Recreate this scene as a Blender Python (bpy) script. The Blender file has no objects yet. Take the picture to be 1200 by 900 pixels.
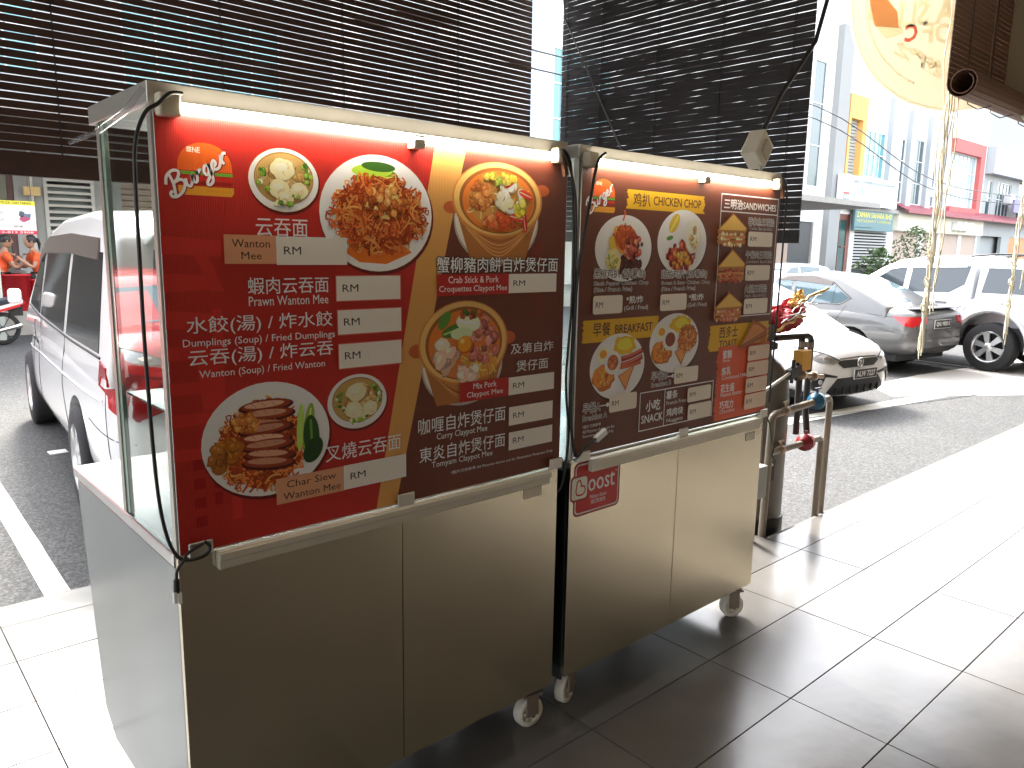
import bpy, bmesh, math, random
from mathutils import Vector, Matrix
from mathutils.bvhtree import BVHTree
S = bpy.context.scene
COL = S.collection
R = math.radians
random.seed(7)

# ------------------------------------------------------------------ camera
cd = bpy.data.cameras.new('camera')
cam = bpy.data.objects.new('camera', cd)
COL.objects.link(cam)
S.camera = cam
cd.sensor_width = 36; cd.sensor_fit = 'HORIZONTAL'; cd.lens = 27.06
cd.clip_start = 0.05; cd.clip_end = 2000
yaw, pit, rol = R(41.919), R(9.990), R(0.992)
f = Vector((math.sin(yaw)*math.cos(pit), math.cos(yaw)*math.cos(pit), -math.sin(pit)))
r0 = Vector((math.cos(yaw), -math.sin(yaw), 0)); u0 = r0.cross(f)
rr = r0*math.cos(rol)+u0*math.sin(rol); uu = -r0*math.sin(rol)+u0*math.cos(rol)
M = Matrix((rr, uu, -f)).transposed().to_4x4()
M.translation = (0, 0, 1.668)
cam.matrix_world = M

# ------------------------------------------------------------------ world, sun, exposure
SUN_AZ, SUN_EL = R(22), R(42)          # azimuth from +Y towards +X
w = bpy.data.worlds.new('World'); S.world = w; w.use_nodes = True
nt = w.node_tree; nt.nodes.clear()
sky = nt.nodes.new('ShaderNodeTexSky'); sky.sky_type = 'NISHITA'; sky.sun_disc = False
sky.sun_elevation = SUN_EL; sky.sun_rotation = SUN_AZ
sky.air_density = 1.0; sky.dust_density = 3.5; sky.ozone_density = 1.0
bg = nt.nodes.new('ShaderNodeBackground'); bg.inputs['Strength'].default_value = 0.15
wo = nt.nodes.new('ShaderNodeOutputWorld')
hs = nt.nodes.new('ShaderNodeHueSaturation'); hs.inputs['Saturation'].default_value = .3
nt.links.new(sky.outputs[0], hs.inputs['Color']); nt.links.new(hs.outputs[0], bg.inputs[0]); nt.links.new(bg.outputs[0], wo.inputs[0])
sd = bpy.data.lights.new('sun', 'SUN'); sd.energy = 1.2; sd.angle = R(10); sd.color = (1, .94, .84)
sun = bpy.data.objects.new('sun', sd); COL.objects.link(sun)
sdir = Vector((math.sin(SUN_AZ)*math.cos(SUN_EL), math.cos(SUN_AZ)*math.cos(SUN_EL), math.sin(SUN_EL)))
sun.rotation_euler = sdir.to_track_quat('Z', 'Y').to_euler()
sun.location = sdir*60
S.view_settings.view_transform = 'Standard'; S.view_settings.look = 'None'
S.view_settings.exposure = 3.3; S.view_settings.gamma = 1
S.cycles.max_bounces = 8; S.cycles.transparent_max_bounces = 12
S.cycles.caustics_reflective = False; S.cycles.caustics_refractive = False
S.cycles.sample_clamp_indirect = 6

# ------------------------------------------------------------------ helpers
def lin(h):
    h = h.lstrip('#'); c = [int(h[i:i+2], 16)/255 for i in (0, 2, 4)]
    return tuple(x/12.92 if x <= .04045 else ((x+.055)/1.055)**2.4 for x in c)

def mat(name, col=(.5, .5, .5), rough=.5, metal=0, noise=0, nscale=20, bump=0, bscale=60, spec=.5, stretch=(1, 1, 1),
        coat=0, rvar=0, aniso=0, sub=None):
    m = bpy.data.materials.new(name); m.use_nodes = True
    n = m.node_tree; b = n.nodes['Principled BSDF']
    if isinstance(col, str): col = lin(col)
    b.inputs['Base Color'].default_value = (*col, 1)
    b.inputs['Roughness'].default_value = rough; b.inputs['Metallic'].default_value = metal
    b.inputs['Specular IOR Level'].default_value = spec
    if coat: b.inputs['Coat Weight'].default_value = coat; b.inputs['Coat Roughness'].default_value = .06
    if aniso: b.inputs['Anisotropic'].default_value = aniso
    if noise or bump or rvar:
        tc = n.nodes.new('ShaderNodeTexCoord'); mp = n.nodes.new('ShaderNodeMapping')
        mp.inputs['Scale'].default_value = stretch; n.links.new(tc.outputs['Object'], mp.inputs[0])
    if noise or rvar:
        nz = n.nodes.new('ShaderNodeTexNoise'); nz.inputs['Scale'].default_value = nscale
        nz.inputs['Detail'].default_value = 3; n.links.new(mp.outputs[0], nz.inputs['Vector'])
    if noise:
        mx = n.nodes.new('ShaderNodeMix'); mx.data_type = 'RGBA'
        mx.inputs[6].default_value = (*[c*(1-noise) for c in col], 1)
        mx.inputs[7].default_value = (*[min(1, c*(1+noise)) for c in (sub or col)], 1)
        n.links.new(nz.outputs[0], mx.inputs[0]); n.links.new(mx.outputs[2], b.inputs['Base Color'])
    if rvar:
        mr = n.nodes.new('ShaderNodeMapRange'); mr.inputs[1].default_value = .05; mr.inputs[2].default_value = .95
        mr.inputs[3].default_value = max(0, rough-rvar); mr.inputs[4].default_value = rough+rvar
        n.links.new(nz.outputs[0], mr.inputs[0]); n.links.new(mr.outputs[0], b.inputs['Roughness'])
    if bump:
        bn = n.nodes.new('ShaderNodeTexNoise'); bn.inputs['Scale'].default_value = bscale; bn.inputs['Detail'].default_value = 4
        n.links.new(mp.outputs[0], bn.inputs['Vector'])
        bp = n.nodes.new('ShaderNodeBump'); bp.inputs['Strength'].default_value = bump; bp.inputs['Distance'].default_value = .01
        n.links.new(bn.outputs[0], bp.inputs['Height']); n.links.new(bp.outputs[0], b.inputs['Normal'])
    return m

def emis(name, col, strength):
    m = mat(name, col); b = m.node_tree.nodes['Principled BSDF']
    b.inputs['Emission Color'].default_value = (*col, 1); b.inputs['Emission Strength'].default_value = strength
    return m

def glassm(name, tint=(.9, .96, .94), rough=.0, refl=1.0):
    m = bpy.data.materials.new(name); m.use_nodes = True; n = m.node_tree; n.nodes.clear()
    o = n.nodes.new('ShaderNodeOutputMaterial'); mix = n.nodes.new('ShaderNodeMixShader')
    t = n.nodes.new('ShaderNodeBsdfTransparent'); t.inputs[0].default_value = (*tint, 1)
    g = n.nodes.new('ShaderNodeBsdfGlossy'); g.inputs['Roughness'].default_value = rough
    fr = n.nodes.new('ShaderNodeFresnel'); ge = n.nodes.new('ShaderNodeNewGeometry'); io = n.nodes.new('ShaderNodeMapRange')
    io.inputs[3].default_value = 1.5; io.inputs[4].default_value = 1/1.5     # same reflectance from inside the sheet
    n.links.new(ge.outputs['Backfacing'], io.inputs[0]); n.links.new(io.outputs[0], fr.inputs[0])
    n.links.new(fr.outputs[0], mix.inputs[0]); n.links.new(t.outputs[0], mix.inputs[1]); n.links.new(g.outputs[0], mix.inputs[2])
    n.links.new(mix.outputs[0], o.inputs[0])
    return m

LOC = {}
def tag(o, label=None, cat=None, group=None, kind=None):
    if label: o['label'] = label
    if cat: o['category'] = cat
    if group: o['group'] = group
    if kind: o['kind'] = kind
    return o

def empty(name, loc, label=None, cat=None, group=None, rz=0):
    o = bpy.data.objects.new(name, None); COL.objects.link(o)
    o.location = loc; o.rotation_euler = (0, 0, rz); o.empty_display_size = .1
    LOC[o.name] = Vector(loc)
    return tag(o, label, cat, group)

def link(name, me, m, parent=None, off=None):
    """me is in world coordinates (or in the root's own frame when off is zero)"""
    o = bpy.data.objects.new(name, me); COL.objects.link(o)
    ms = m if isinstance(m, (list, tuple)) else [m]
    me.materials.clear()
    for x in ms: me.materials.append(x)
    if parent:
        o.parent = parent
        base = LOC.get(parent.name, Vector((0, 0, 0)))
        if off is None: me.transform(Matrix.Translation(-base))
        LOC[o.name] = base
        if off is not None: LOC[o.name] = Vector(off)
    else: LOC[o.name] = Vector((0, 0, 0))
    return o

class MB:
    def __init__(s): s.v = []; s.f = []; s.mi = []; s.k = 0; s.sm = []
    def add(s, vs, fs, smooth=False):
        n = len(s.v); s.v += [tuple(x) for x in vs]
        s.f += [tuple(n+i for i in q) for q in fs]; s.mi += [s.k]*len(fs); s.sm += [smooth]*len(fs); return s
    def box(s, x0, x1, y0, y1, z0, z1):
        return s.add([(x0,y0,z0),(x1,y0,z0),(x1,y1,z0),(x0,y1,z0),(x0,y0,z1),(x1,y0,z1),(x1,y1,z1),(x0,y1,z1)],
                     [(0,3,2,1),(4,5,6,7),(0,1,5,4),(1,2,6,5),(2,3,7,6),(3,0,4,7)])
    def obox(s, c, ax, ay, az):
        c, ax, ay, az = map(Vector, (c, ax, ay, az)); vs = []
        for dz in (-1, 1):
            for dx, dy in ((-1,-1),(1,-1),(1,1),(-1,1)): vs.append(c+ax*dx+ay*dy+az*dz)
        return s.add(vs, [(0,3,2,1),(4,5,6,7),(0,1,5,4),(1,2,6,5),(2,3,7,6),(3,0,4,7)])
    def prism(s, poly, axis, a, b):
        n = len(poly)
        def P(p, t):
            return {'x': (t, p[0], p[1]), 'y': (p[0], t, p[1]), 'z': (p[0], p[1], t)}[axis]
        return s.add([P(p, a) for p in poly]+[P(p, b) for p in poly],
                     [tuple(range(n))[::-1], tuple(range(n, 2*n))]+[(i, (i+1) % n, n+(i+1) % n, n+i) for i in range(n)])
    def tube(s, path, r, n=8, closed=False, caps=True):
        path = [Vector(p) for p in path]; m = len(path); rings = []
        prev = None
        rs = r if isinstance(r, (list, tuple)) else [r]*m
        for i, p in enumerate(path):
            if closed: d = path[(i+1) % m]-path[i-1]
            else: d = path[min(i+1, m-1)]-path[max(i-1, 0)]
            d = d.normalized() if d.length > 1e-9 else Vector((0, 0, 1))
            if prev is None:
                a = d.cross(Vector((0, 0, 1)))
                if a.length < .05: a = d.cross(Vector((1, 0, 0)))
            else: a = prev-d*prev.dot(d)
            a.normalize(); prev = a; b = d.cross(a)
            rings.append([p+(a*math.cos(t)+b*math.sin(t))*rs[i] for t in [2*math.pi*k/n for k in range(n)]])
        vs = [v for q in rings for v in q]; fs = []
        for i in range(m if closed else m-1):
            j = (i+1) % m
            for k in range(n): fs.append((i*n+k, i*n+(k+1) % n, j*n+(k+1) % n, j*n+k))
        s.add(vs, fs, True)
        if caps and not closed: s.add(rings[0], [tuple(range(n))[::-1]]); s.add(rings[-1], [tuple(range(n))])
        return s
    def lathe(s, prof, c, axis='z', n=24, smooth=True, caps=True):
        c = Vector(c); vs = []
        for (r, h) in prof:
            for k in range(n):
                t = 2*math.pi*k/n; a, b = r*math.cos(t), r*math.sin(t)
                vs.append(c+Vector({'z': (a, b, h), 'x': (h, a, b), 'y': (a, h, b)}[axis]))
        fs = [(i*n+k, i*n+(k+1) % n, (i+1)*n+(k+1) % n, (i+1)*n+k) for i in range(len(prof)-1) for k in range(n)]
        s.add(vs, fs, smooth)
        if not caps: return s
        if prof[0][0] > 1e-6: s.add(vs[:n], [tuple(range(n))[::-1]])
        if prof[-1][0] > 1e-6: s.add(vs[-n:], [tuple(range(n))])
        return s
    def mesh(s, name='m'):
        me = bpy.data.meshes.new(name); me.from_pydata(s.v, [], s.f)
        for p, i, q in zip(me.polygons, s.mi, s.sm): p.material_index = i; p.use_smooth = q
        bm = bmesh.new(); bm.from_mesh(me); bmesh.ops.recalc_face_normals(bm, faces=bm.faces); bm.to_mesh(me); bm.free()
        return me
    def build(s, name, m, parent=None, off=None): return link(name, s.mesh(name), m, parent, off)

def box(name, m, parent, *a, off=None): return MB().box(*a).build(name, m, parent, off)

def struct(name, mb, m): return tag(mb.build(name, m), kind='structure')

def bevel(o, wd=.004, seg=2):
    md = o.modifiers.new('bevel', 'BEVEL'); md.width = wd; md.segments = seg; md.limit_method = 'ANGLE'
    return o

def children(o): return [c for c in bpy.data.objects if c.parent == o]
def copy_tree(o, parent=None):
    c = o.copy(); COL.objects.link(c); c.parent = parent
    for ch in children(o): copy_tree(ch, c)
    return c

def text_mesh(body, bold=0.0, res=2, spacing=1.0, shear=0.0):
    cu = bpy.data.curves.new('t', 'FONT'); cu.body = body; cu.resolution_u = res; cu.offset = bold
    cu.space_character = spacing; cu.shear = shear; cu.align_x = 'LEFT'
    o = bpy.data.objects.new('t', cu); COL.objects.link(o)
    dg = bpy.context.evaluated_depsgraph_get()
    me = bpy.data.meshes.new_from_object(o.evaluated_get(dg))
    vs = [(v.co.x, v.co.y) for v in me.vertices]; fs = [tuple(p.vertices) for p in me.polygons]
    bpy.data.objects.remove(o); bpy.data.curves.remove(cu); bpy.data.meshes.remove(me)
    if not vs: return [], []
    x0 = min(v[0] for v in vs); x1 = max(v[0] for v in vs); y0 = min(v[1] for v in vs); y1 = max(v[1] for v in vs)
    return [((a-x0)/(x1-x0), (b-y0)/(y1-y0)) for a, b in vs], fs

def catmull(pts, n=8):
    out = []; P = [pts[0]]+list(pts)+[pts[-1]]
    for i in range(1, len(P)-2):
        for k in range(n):
            t = k/n; o = []
            for d in range(len(P[0])):
                a, b, c, e = P[i-1][d], P[i][d], P[i+1][d], P[i+2][d]
                o.append(.5*((2*b)+(-a+c)*t+(2*a-5*b+4*c-e)*t*t+(-a+3*b-3*c+e)*t**3))
            out.append(tuple(o))
    out.append(tuple(pts[-1])); return out

# ------------------------------------------------------------------ materials
def vcol_mat(name, rough=.4, bump=True):
    m = bpy.data.materials.new(name); m.use_nodes = True; n = m.node_tree; b = n.nodes['Principled BSDF']
    a = n.nodes.new('ShaderNodeVertexColor'); a.layer_name = 'ink'
    n.links.new(a.outputs[0], b.inputs['Base Color']); b.inputs['Roughness'].default_value = rough
    b.inputs['Specular IOR Level'].default_value = .35
    if bump:    # the flutes of the corrugated plastic board
        tc = n.nodes.new('ShaderNodeTexCoord'); wv = n.nodes.new('ShaderNodeTexWave'); wv.inputs['Scale'].default_value = 62
        wv.bands_direction = 'X'; n.links.new(tc.outputs['Object'], wv.inputs['Vector'])
        bp = n.nodes.new('ShaderNodeBump'); bp.inputs['Strength'].default_value = .22; bp.inputs['Distance'].default_value = .002
        n.links.new(wv.outputs[1], bp.inputs['Height']); n.links.new(bp.outputs[0], b.inputs['Normal'])
    return m
INK = vcol_mat('printed_board')

def steel_mat(name, base, rough, fine=(1, 1, 60), aniso=.5, wave=.05, rot=.25):
    m = bpy.data.materials.new(name); m.use_nodes = True; n = m.node_tree; b = n.nodes['Principled BSDF']
    b.inputs['Metallic'].default_value = 1; b.inputs['Anisotropic'].default_value = aniso; b.inputs['Anisotropic Rotation'].default_value = rot
    tg = n.nodes.new('ShaderNodeTangent'); tg.direction_type = 'RADIAL'; tg.axis = 'Z'; n.links.new(tg.outputs[0], b.inputs['Tangent'])
    tc = n.nodes.new('ShaderNodeTexCoord'); mp = n.nodes.new('ShaderNodeMapping'); mp.inputs['Scale'].default_value = fine
    n.links.new(tc.outputs['Object'], mp.inputs[0])
    nz = n.nodes.new('ShaderNodeTexNoise'); nz.inputs['Scale'].default_value = 9; nz.inputs['Detail'].default_value = 8
    n.links.new(mp.outputs[0], nz.inputs['Vector'])
    n2 = n.nodes.new('ShaderNodeTexNoise'); n2.inputs['Scale'].default_value = 2.1; n2.inputs['Detail'].default_value = 1.5
    n.links.new(tc.outputs['Object'], n2.inputs['Vector'])
    mx = n.nodes.new('ShaderNodeMix'); mx.data_type = 'RGBA'
    mx.inputs[6].default_value = (*[c*.84 for c in base], 1); mx.inputs[7].default_value = (*base, 1)
    n.links.new(nz.outputs[0], mx.inputs[0])
    m2 = n.nodes.new('ShaderNodeMix'); m2.data_type = 'RGBA'; m2.blend_type = 'MULTIPLY'; m2.inputs[0].default_value = 1
    rp = n.nodes.new('ShaderNodeMapRange'); rp.inputs[1].default_value = .1; rp.inputs[2].default_value = .9
    rp.inputs[3].default_value = .86; rp.inputs[4].default_value = 1; n.links.new(n2.outputs[0], rp.inputs[0])
    n.links.new(mx.outputs[2], m2.inputs[6]); n.links.new(rp.outputs[0], m2.inputs[7])
    n.links.new(m2.outputs[2], b.inputs['Base Color'])
    mr = n.nodes.new('ShaderNodeMapRange'); mr.inputs[3].default_value = rough+.06; mr.inputs[4].default_value = rough-.05
    n.links.new(n2.outputs[0], mr.inputs[0]); n.links.new(mr.outputs[0], b.inputs['Roughness'])
    bp = n.nodes.new('ShaderNodeBump'); bp.inputs['Strength'].default_value = wave; bp.inputs['Distance'].default_value = .02
    n3 = n.nodes.new('ShaderNodeTexNoise'); n3.inputs['Scale'].default_value = 1.7; n3.inputs['Detail'].default_value = 1
    n.links.new(tc.outputs['Object'], n3.inputs['Vector'])
    n.links.new(n3.outputs[0], bp.inputs['Height']); n.links.new(bp.outputs[0], b.inputs['Normal'])
    return m
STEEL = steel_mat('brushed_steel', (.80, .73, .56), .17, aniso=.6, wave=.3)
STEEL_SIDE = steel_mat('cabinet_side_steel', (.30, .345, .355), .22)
STEEL_TOP = steel_mat('counter_steel', (.75, .75, .74), .22, (60, 1, 1))
ALU = mat('aluminium_trim', (.58, .56, .5), .38, .75, noise=.06, nscale=14)
ALUW = mat('ivory_aluminium_rail', (.62, .58, .48), .42, .25, noise=.05, nscale=20, stretch=(1, 1, 12))
TUBE = emis('led_tube', (1, .90, .74), 4.4)
CAPP = mat('ivory_plastic', (.72, .66, .52), .4, noise=.04)
BLACK = mat('black_rubber', (.012, .012, .012), .45)
GLASS = glassm('side_glass', (.93, .98, .96))
GLASSE = mat('glass_edge', (.32, .45, .38), .15, noise=.1)
NYLON = mat('white_nylon', (.82, .78, .68), .45, noise=.12, nscale=30)
TILE = mat('grey_brown_tile', (.122, .115, .108), .24, noise=.26, nscale=3.2, bump=.05, bscale=22, spec=.6, rvar=.07)
TILE2 = mat('grey_brown_tile_lighter', (.136, .129, .122), .24, noise=.24, nscale=2.7, bump=.05, bscale=20, spec=.6, rvar=.07)
GROUT = mat('tile_grout', (.045, .04, .037), .9, noise=.2)
CONC = mat('concrete', (.34, .33, .31), .85, noise=.15, nscale=6, bump=.2)
def asphalt():
    m = mat('asphalt', (.046, .047, .049), .82, bump=.5, bscale=190, noise=.2, nscale=1.4)
    n = m.node_tree; b = n.nodes['Principled BSDF']
    old = b.inputs['Base Color'].links[0].from_socket
    tc = n.nodes.new('ShaderNodeTexCoord'); v = n.nodes.new('ShaderNodeTexVoronoi'); v.inputs['Scale'].default_value = 75
    n.links.new(tc.outputs['Object'], v.inputs['Vector'])
    rp = n.nodes.new('ShaderNodeValToRGB'); rp.color_ramp.elements[0].position = .35; rp.color_ramp.elements[1].position = .9
    rp.color_ramp.elements[0].color = (.55, .55, .55, 1); rp.color_ramp.elements[1].color = (1.9, 1.9, 1.85, 1)
    n.links.new(v.outputs['Color'], rp.inputs[0])
    mx = n.nodes.new('ShaderNodeMix'); mx.data_type = 'RGBA'; mx.blend_type = 'MULTIPLY'; mx.inputs[0].default_value = 1
    n.links.new(old, mx.inputs[6]); n.links.new(rp.outputs[0], mx.inputs[7]); n.links.new(mx.outputs[2], b.inputs['Base Color'])
    return m
ASPH = asphalt()
PAINT = mat('road_paint', (.60, .60, .55), .7, noise=.2, nscale=9, bump=.3, bscale=120)
WOOD = mat('dark_bamboo', (.060, .028, .020), .6, noise=.5, nscale=5, stretch=(3, 3, 60))
WOOD2 = mat('dark_bamboo_side', (.030, .026, .028), .6, noise=.5, nscale=5, stretch=(3, 3, 60))
WOOD3 = mat('brown_bamboo', (.17, .09, .055), .6, noise=.4, nscale=5, stretch=(3, 3, 60))
CARWHITE = mat('white_car_paint', (.86, .86, .86), .28, coat=1)
CARGREY = mat('grey_car_paint', (.12, .12, .12), .35, .15, coat=1)
CARRED = mat('red_car_paint', (.55, .03, .03), .25, coat=1)
CARSILV = mat('silver_white_car_paint', (.68, .70, .73), .3, .15, coat=1)
CARGLASS = mat('tinted_car_glass', (.014, .018, .021), .05, spec=.4)
CARGLASS2 = mat('pale_car_glass', (.10, .16, .19), .05, spec=1)
CARGLASS3 = mat('pickup_glass', (.045, .06, .07), .06, spec=.7)
VISOR = mat('smoked_visor', (.12, .10, .09), .2)
TRIM = mat('black_trim', (.015, .015, .016), .5)
TYRE = mat('tyre_rubber', (.022, .022, .024), .85, bump=.2, bscale=40)
RIM = mat('alloy_rim', (.62, .63, .65), .3, .7)
CHROME = mat('chrome', (.8, .8, .8), .12, 1)
REDLENS = mat('red_lens', (.5, .015, .02), .12, coat=1)
CLEAR = mat('headlight_lens', (.42, .44, .46), .12, .4, coat=1)
PLATE = mat('black_plate', (.01, .01, .01), .35)
WHITEP = mat('white_plastic', (.75, .75, .74), .4)

# ------------------------------------------------------------------ the setting: floor and road
GZ = -.15
YL, YR, XS = 4.02, 2.208, 3.97          # pavement edges: behind the left cart, right of the notch, notch position
paved = MB(); paved.box(-9, XS, -6, YL, GZ-.3, -.006); paved.box(XS, 34, -6, YR, GZ-.3, -.006)
pavement = struct('pavement', paved, GROUT)
nt_ = 0
tx, ty, gx, gy = .72, .36, 3.316, 1.993
tile_me = {}
for i in range(-9, 15):
    for j in range(-9, 8):
        x0, x1 = gx+i*tx, gx+(i+1)*tx; y0, y1 = gy+j*ty, gy+(j+1)*ty
        yl = YL if x1 <= XS+.4 else YR
        if x0 < -1.6 and y1 < .5: continue
        if y0 >= yl-.03 or y1 < -.9: continue
        if x0 > 6.5 and y1 < .3: continue
        y1 = min(y1, yl-.001)
        if x0 < XS < x1 and y0 >= YR-.1: x1 = XS-.001
        if x0 < XS < x1 and y1 > YR: pass
        key = (round(x1-x0, 3), round(y1-y0, 3), random.randint(0, 2))
        if key not in tile_me:
            wdt, dpt = key[0]-.0035, key[1]-.0035
            mb = MB(); e = .0012
            mb.add([(0,0,-.008),(wdt,0,-.008),(wdt,dpt,-.008),(0,dpt,-.008),(0,0,-e),(wdt,0,-e),(wdt,dpt,-e),(0,dpt,-e),
                    (e,e,0),(wdt-e,e,0),(wdt-e,dpt-e,0),(e,dpt-e,0)],
                   [(0,1,5,4),(1,2,6,5),(2,3,7,6),(3,0,4,7),(4,5,9,8),(5,6,10,9),(6,7,11,10),(7,4,8,11),(8,9,10,11)])
            me = mb.mesh('tile'); me.materials.append(TILE if key[2] else TILE2); tile_me[key] = me
        o = bpy.data.objects.new('tile', tile_me[key]); COL.objects.link(o); o.parent = pavement
        o.location = (x0+.00175, y0+.00175, random.uniform(-.0006, .0003)); nt_ += 1
kerb = MB(); kerb.box(-9, XS+.1, YL+.001, YL+.03, GZ-.2, -.012); kerb.box(XS+.1, 34, YR+.001, YR+.03, GZ-.2, -.012); kerb.box(XS+.001, XS+.03, YR+.031, YL, GZ-.2, -.012)
struct('kerb', kerb, mat('kerb_render', (.13, .12, .11), .8, noise=.2))
ground = struct('ground', MB().box(-700, 900, -500, 900, GZ-1.5, GZ-.05), mat('ground_earth', (.18, .17, .15), .9, noise=.2, nscale=.3))
road = struct('road', MB().box(-60, 160, YR-.2, 60, GZ-.04, GZ), ASPH)
def strip(name, pts, wdt, z=GZ+.004, m=PAINT, parent=None):
    mb = MB(); d = (Vector(pts[1])-Vector(pts[0])).normalized(); nrm = Vector((-d.y, d.x))*wdt/2
    a, b = Vector(pts[0]), Vector(pts[1]); n = max(2, int((b-a).length/.25)); L, Q = [], []
    for k in range(n+1):
        p = a+(b-a)*k/n; j = random.uniform(-.008, .008)
        L.append((p.x+nrm.x*(1+j), p.y+nrm.y*(1+j*4), z)); Q.append((p.x-nrm.x*(1-j*4), p.y-nrm.y, z))
    vs = L+Q; mb.add(vs, [(k, k+1, n+2+k, n+1+k) for k in range(n)])
    return mb.build(name, m, parent)
for pts in (((.76, 4.2), (.86, 9.4)), ((6.2, 4.33), (10.9, 3.68)), ((10.7, 3.93), (11.25, 9)), ((6.5, 4.6), (7.2, 9.5)), ((14.1, 3.9), (14.6, 8.5)), ((-2.2, 4.4), (-2.0, 9.5)), ((3.9, 4.6), (4.1, 9.6))):
    strip('painted_line', pts, .12 if pts[0][0] != 6.2 else .22, parent=road)
# paler concrete strip of the roadway beyond the near bay, with a tar joint
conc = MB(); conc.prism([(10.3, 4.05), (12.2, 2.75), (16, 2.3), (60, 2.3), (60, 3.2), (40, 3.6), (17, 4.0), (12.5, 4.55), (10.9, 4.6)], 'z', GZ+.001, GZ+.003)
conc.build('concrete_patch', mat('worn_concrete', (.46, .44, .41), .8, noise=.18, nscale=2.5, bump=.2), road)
for a, b in (((7.9, 4.1), (9.6, 3.7)), ((9.6, 3.75), (12.6, 3.1))):
    strip('tar_joint', (a, b), .02, z=GZ+.006, m=TRIM, parent=road)
tag(box('paper_scrap', WHITEP, None, 1.33, 1.47, 7.4, 7.53, GZ+.001, GZ+.008), 'scrap of white paper lying flat on the asphalt beside the white van', 'litter')

# the shop we stand in: ceiling, back wall, side wall, eave beams
CEIL = mat('ceiling_paint', (.62, .56, .48), .8, noise=.1, nscale=2)
WALLI = mat('interior_wall_paint', (.66, .52, .34), .75, noise=.2, nscale=1.2)
c = MB(); c.box(-9, XS+.2, -6, YL+.25, 3.98, 4.1); c.box(XS+.2, 34, -6, YR+.25, 3.98, 4.1)
struct('ceiling', c, CEIL)
struct('back_wall', MB().box(-9, 34, -4.2, -4.0, -.004, 3.977), WALLI)
b_ = MB(); b_.box(-9, XS+.2, YL+.26, YL+.45, 3.86, 9); b_.box(XS+.2, XS+.38, YR+.46, YL+.26, 3.86, 9); b_.box(XS+.2, 34, YR+.26, YR+.45, 3.86, 9)
struct('upper_wall', b_, mat('own_facade_paint', (.5, .46, .4), .8))

# ------------------------------------------------------------------ blinds
def slat(L, h, t, seg, gap_lo, gap_hi):
    """one bamboo slat running 0..L along x, uneven edges"""
    mb = MB(); vs = []
    off = 0
    for k in range(seg+1):
        x = L*k/seg; top = h/2+random.uniform(-gap_hi, gap_lo)*.5; bot = -h/2+random.uniform(-gap_lo, gap_hi)*.5
        vs += [(x, -t/2, bot), (x, t/2, bot), (x, t/2, top), (x, -t/2, top)]
    fs = []
    for k in range(seg):
        a = 4*k
        for i in range(4): fs.append((a+i, a+(i+1) % 4, a+4+(i+1) % 4, a+4+i))
    fs += [(3, 2, 1, 0), (4*seg, 4*seg+1, 4*seg+2, 4*seg+3)]
    return mb.add(vs, fs).mesh('slat')

def blind(root, origin, d, L, z0, z1, pitch, hfun, m, cords, railh=.1, sag=0.0, seg=16, gv=.0024):
    d = Vector(d); ang = math.atan2(d.y, d.x)
    n = int((z1-z0-railh)/pitch)
    cnt = 0
    for k in range(n):
        z = z0+railh+pitch*(k+.5)
        me = slat(L, hfun(k), .007, seg, .0006, gv); me.materials.append(m)
        o = bpy.data.objects.new('slat', me); COL.objects.link(o); o.parent = root
        o.location = Vector(origin)+Vector((0, 0, z))-LOC[root.name]; o.rotation_euler = (random.uniform(-.08, .08), math.asin(sag/L), ang)
    o0 = Vector(origin); nrm = Vector((-d.y, d.x, 0))
    for a, hh in ((0, railh),):
        mb = MB(); c_ = o0+d*L/2+Vector((0, 0, z0+hh/2-.002-sag/2)); mb.obox(c_, Vector((d.x*L/2, d.y*L/2, -sag/2)), nrm*.012, Vector((0, 0, hh/2-.003)))
        bevel(mb.build('bottom_rail', m, root), .003)
    for q in cords:
        p = o0+d*L*q; mb = MB()
        for s_ in (-1, 1): mb.tube([p+nrm*.008*s_+Vector((0, 0, z0+.02)), p+nrm*.008*s_+Vector((0, 0, z1))], .0022, 5)
        mb.build('cord', BLACK, root)

bl = empty('bamboo_blind', (3.76, YL+.03, 1.95), 'long dark slatted blind hanging above the left food cart, bottom rail over the parked van', 'blind')
blind(bl, (-2.5, YL+.03, 0), (1, 0, 0), 6.26, 1.96, 3.94, .0350, lambda k: .0312 if k % 7 else .0322, WOOD, (.08, .22, .36, .5, .54, .66, .77, .9), .11, .03, 26, .0036)
br = empty('bamboo_blind', (XS-.07, 2.0, 1.7), 'dark slatted blind above the right food cart, at a right angle to the longer one', 'blind')
tight = [random.random() < .38 for _ in range(90)]
blind(br, (XS-.07, 2.09, 0), (0, 1, 0), 1.80, 1.72, 3.94, .0330, lambda k: .0334 if (tight[k] or 14 < k < 27) else .0308, WOOD2, (.06, .3, .55, .8, .97), .075, 0, 26, .0042)
# half rolled blind at the upper right
b3 = empty('rolled_blind', (6.1, YR+.06, 2.9), 'half rolled brown blind under the eave at the upper right', 'blind')
path = [(0, 3.94-.036*k) for k in range(30)]
z_c, rr_ = 2.885, .125
a_ = 0
while a_ < 2*math.pi*1.7:
    rad = .105-.012*a_/(2*math.pi)*2
    path.append((-.105+rad*math.cos(a_), z_c-rad*math.sin(a_))); a_ += .036/rad
sl = [slat(4.2, .0335, .006, 12, .0004, .0012) for _ in range(4)]
for me in sl: me.materials.append(WOOD3)
for k in range(len(path)-1):
    (ya, za), (yb, zb) = path[k], path[k+1]
    o = bpy.data.objects.new('slat', sl[k % 4]); COL.objects.link(o); o.parent = b3
    o.location = Vector((6.20, YR+.07+(ya+yb)/2, (za+zb)/2))-LOC[b3.name]
    o.rotation_euler = (math.atan2(ya-yb, za-zb)*-1, 0, 0)
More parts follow.
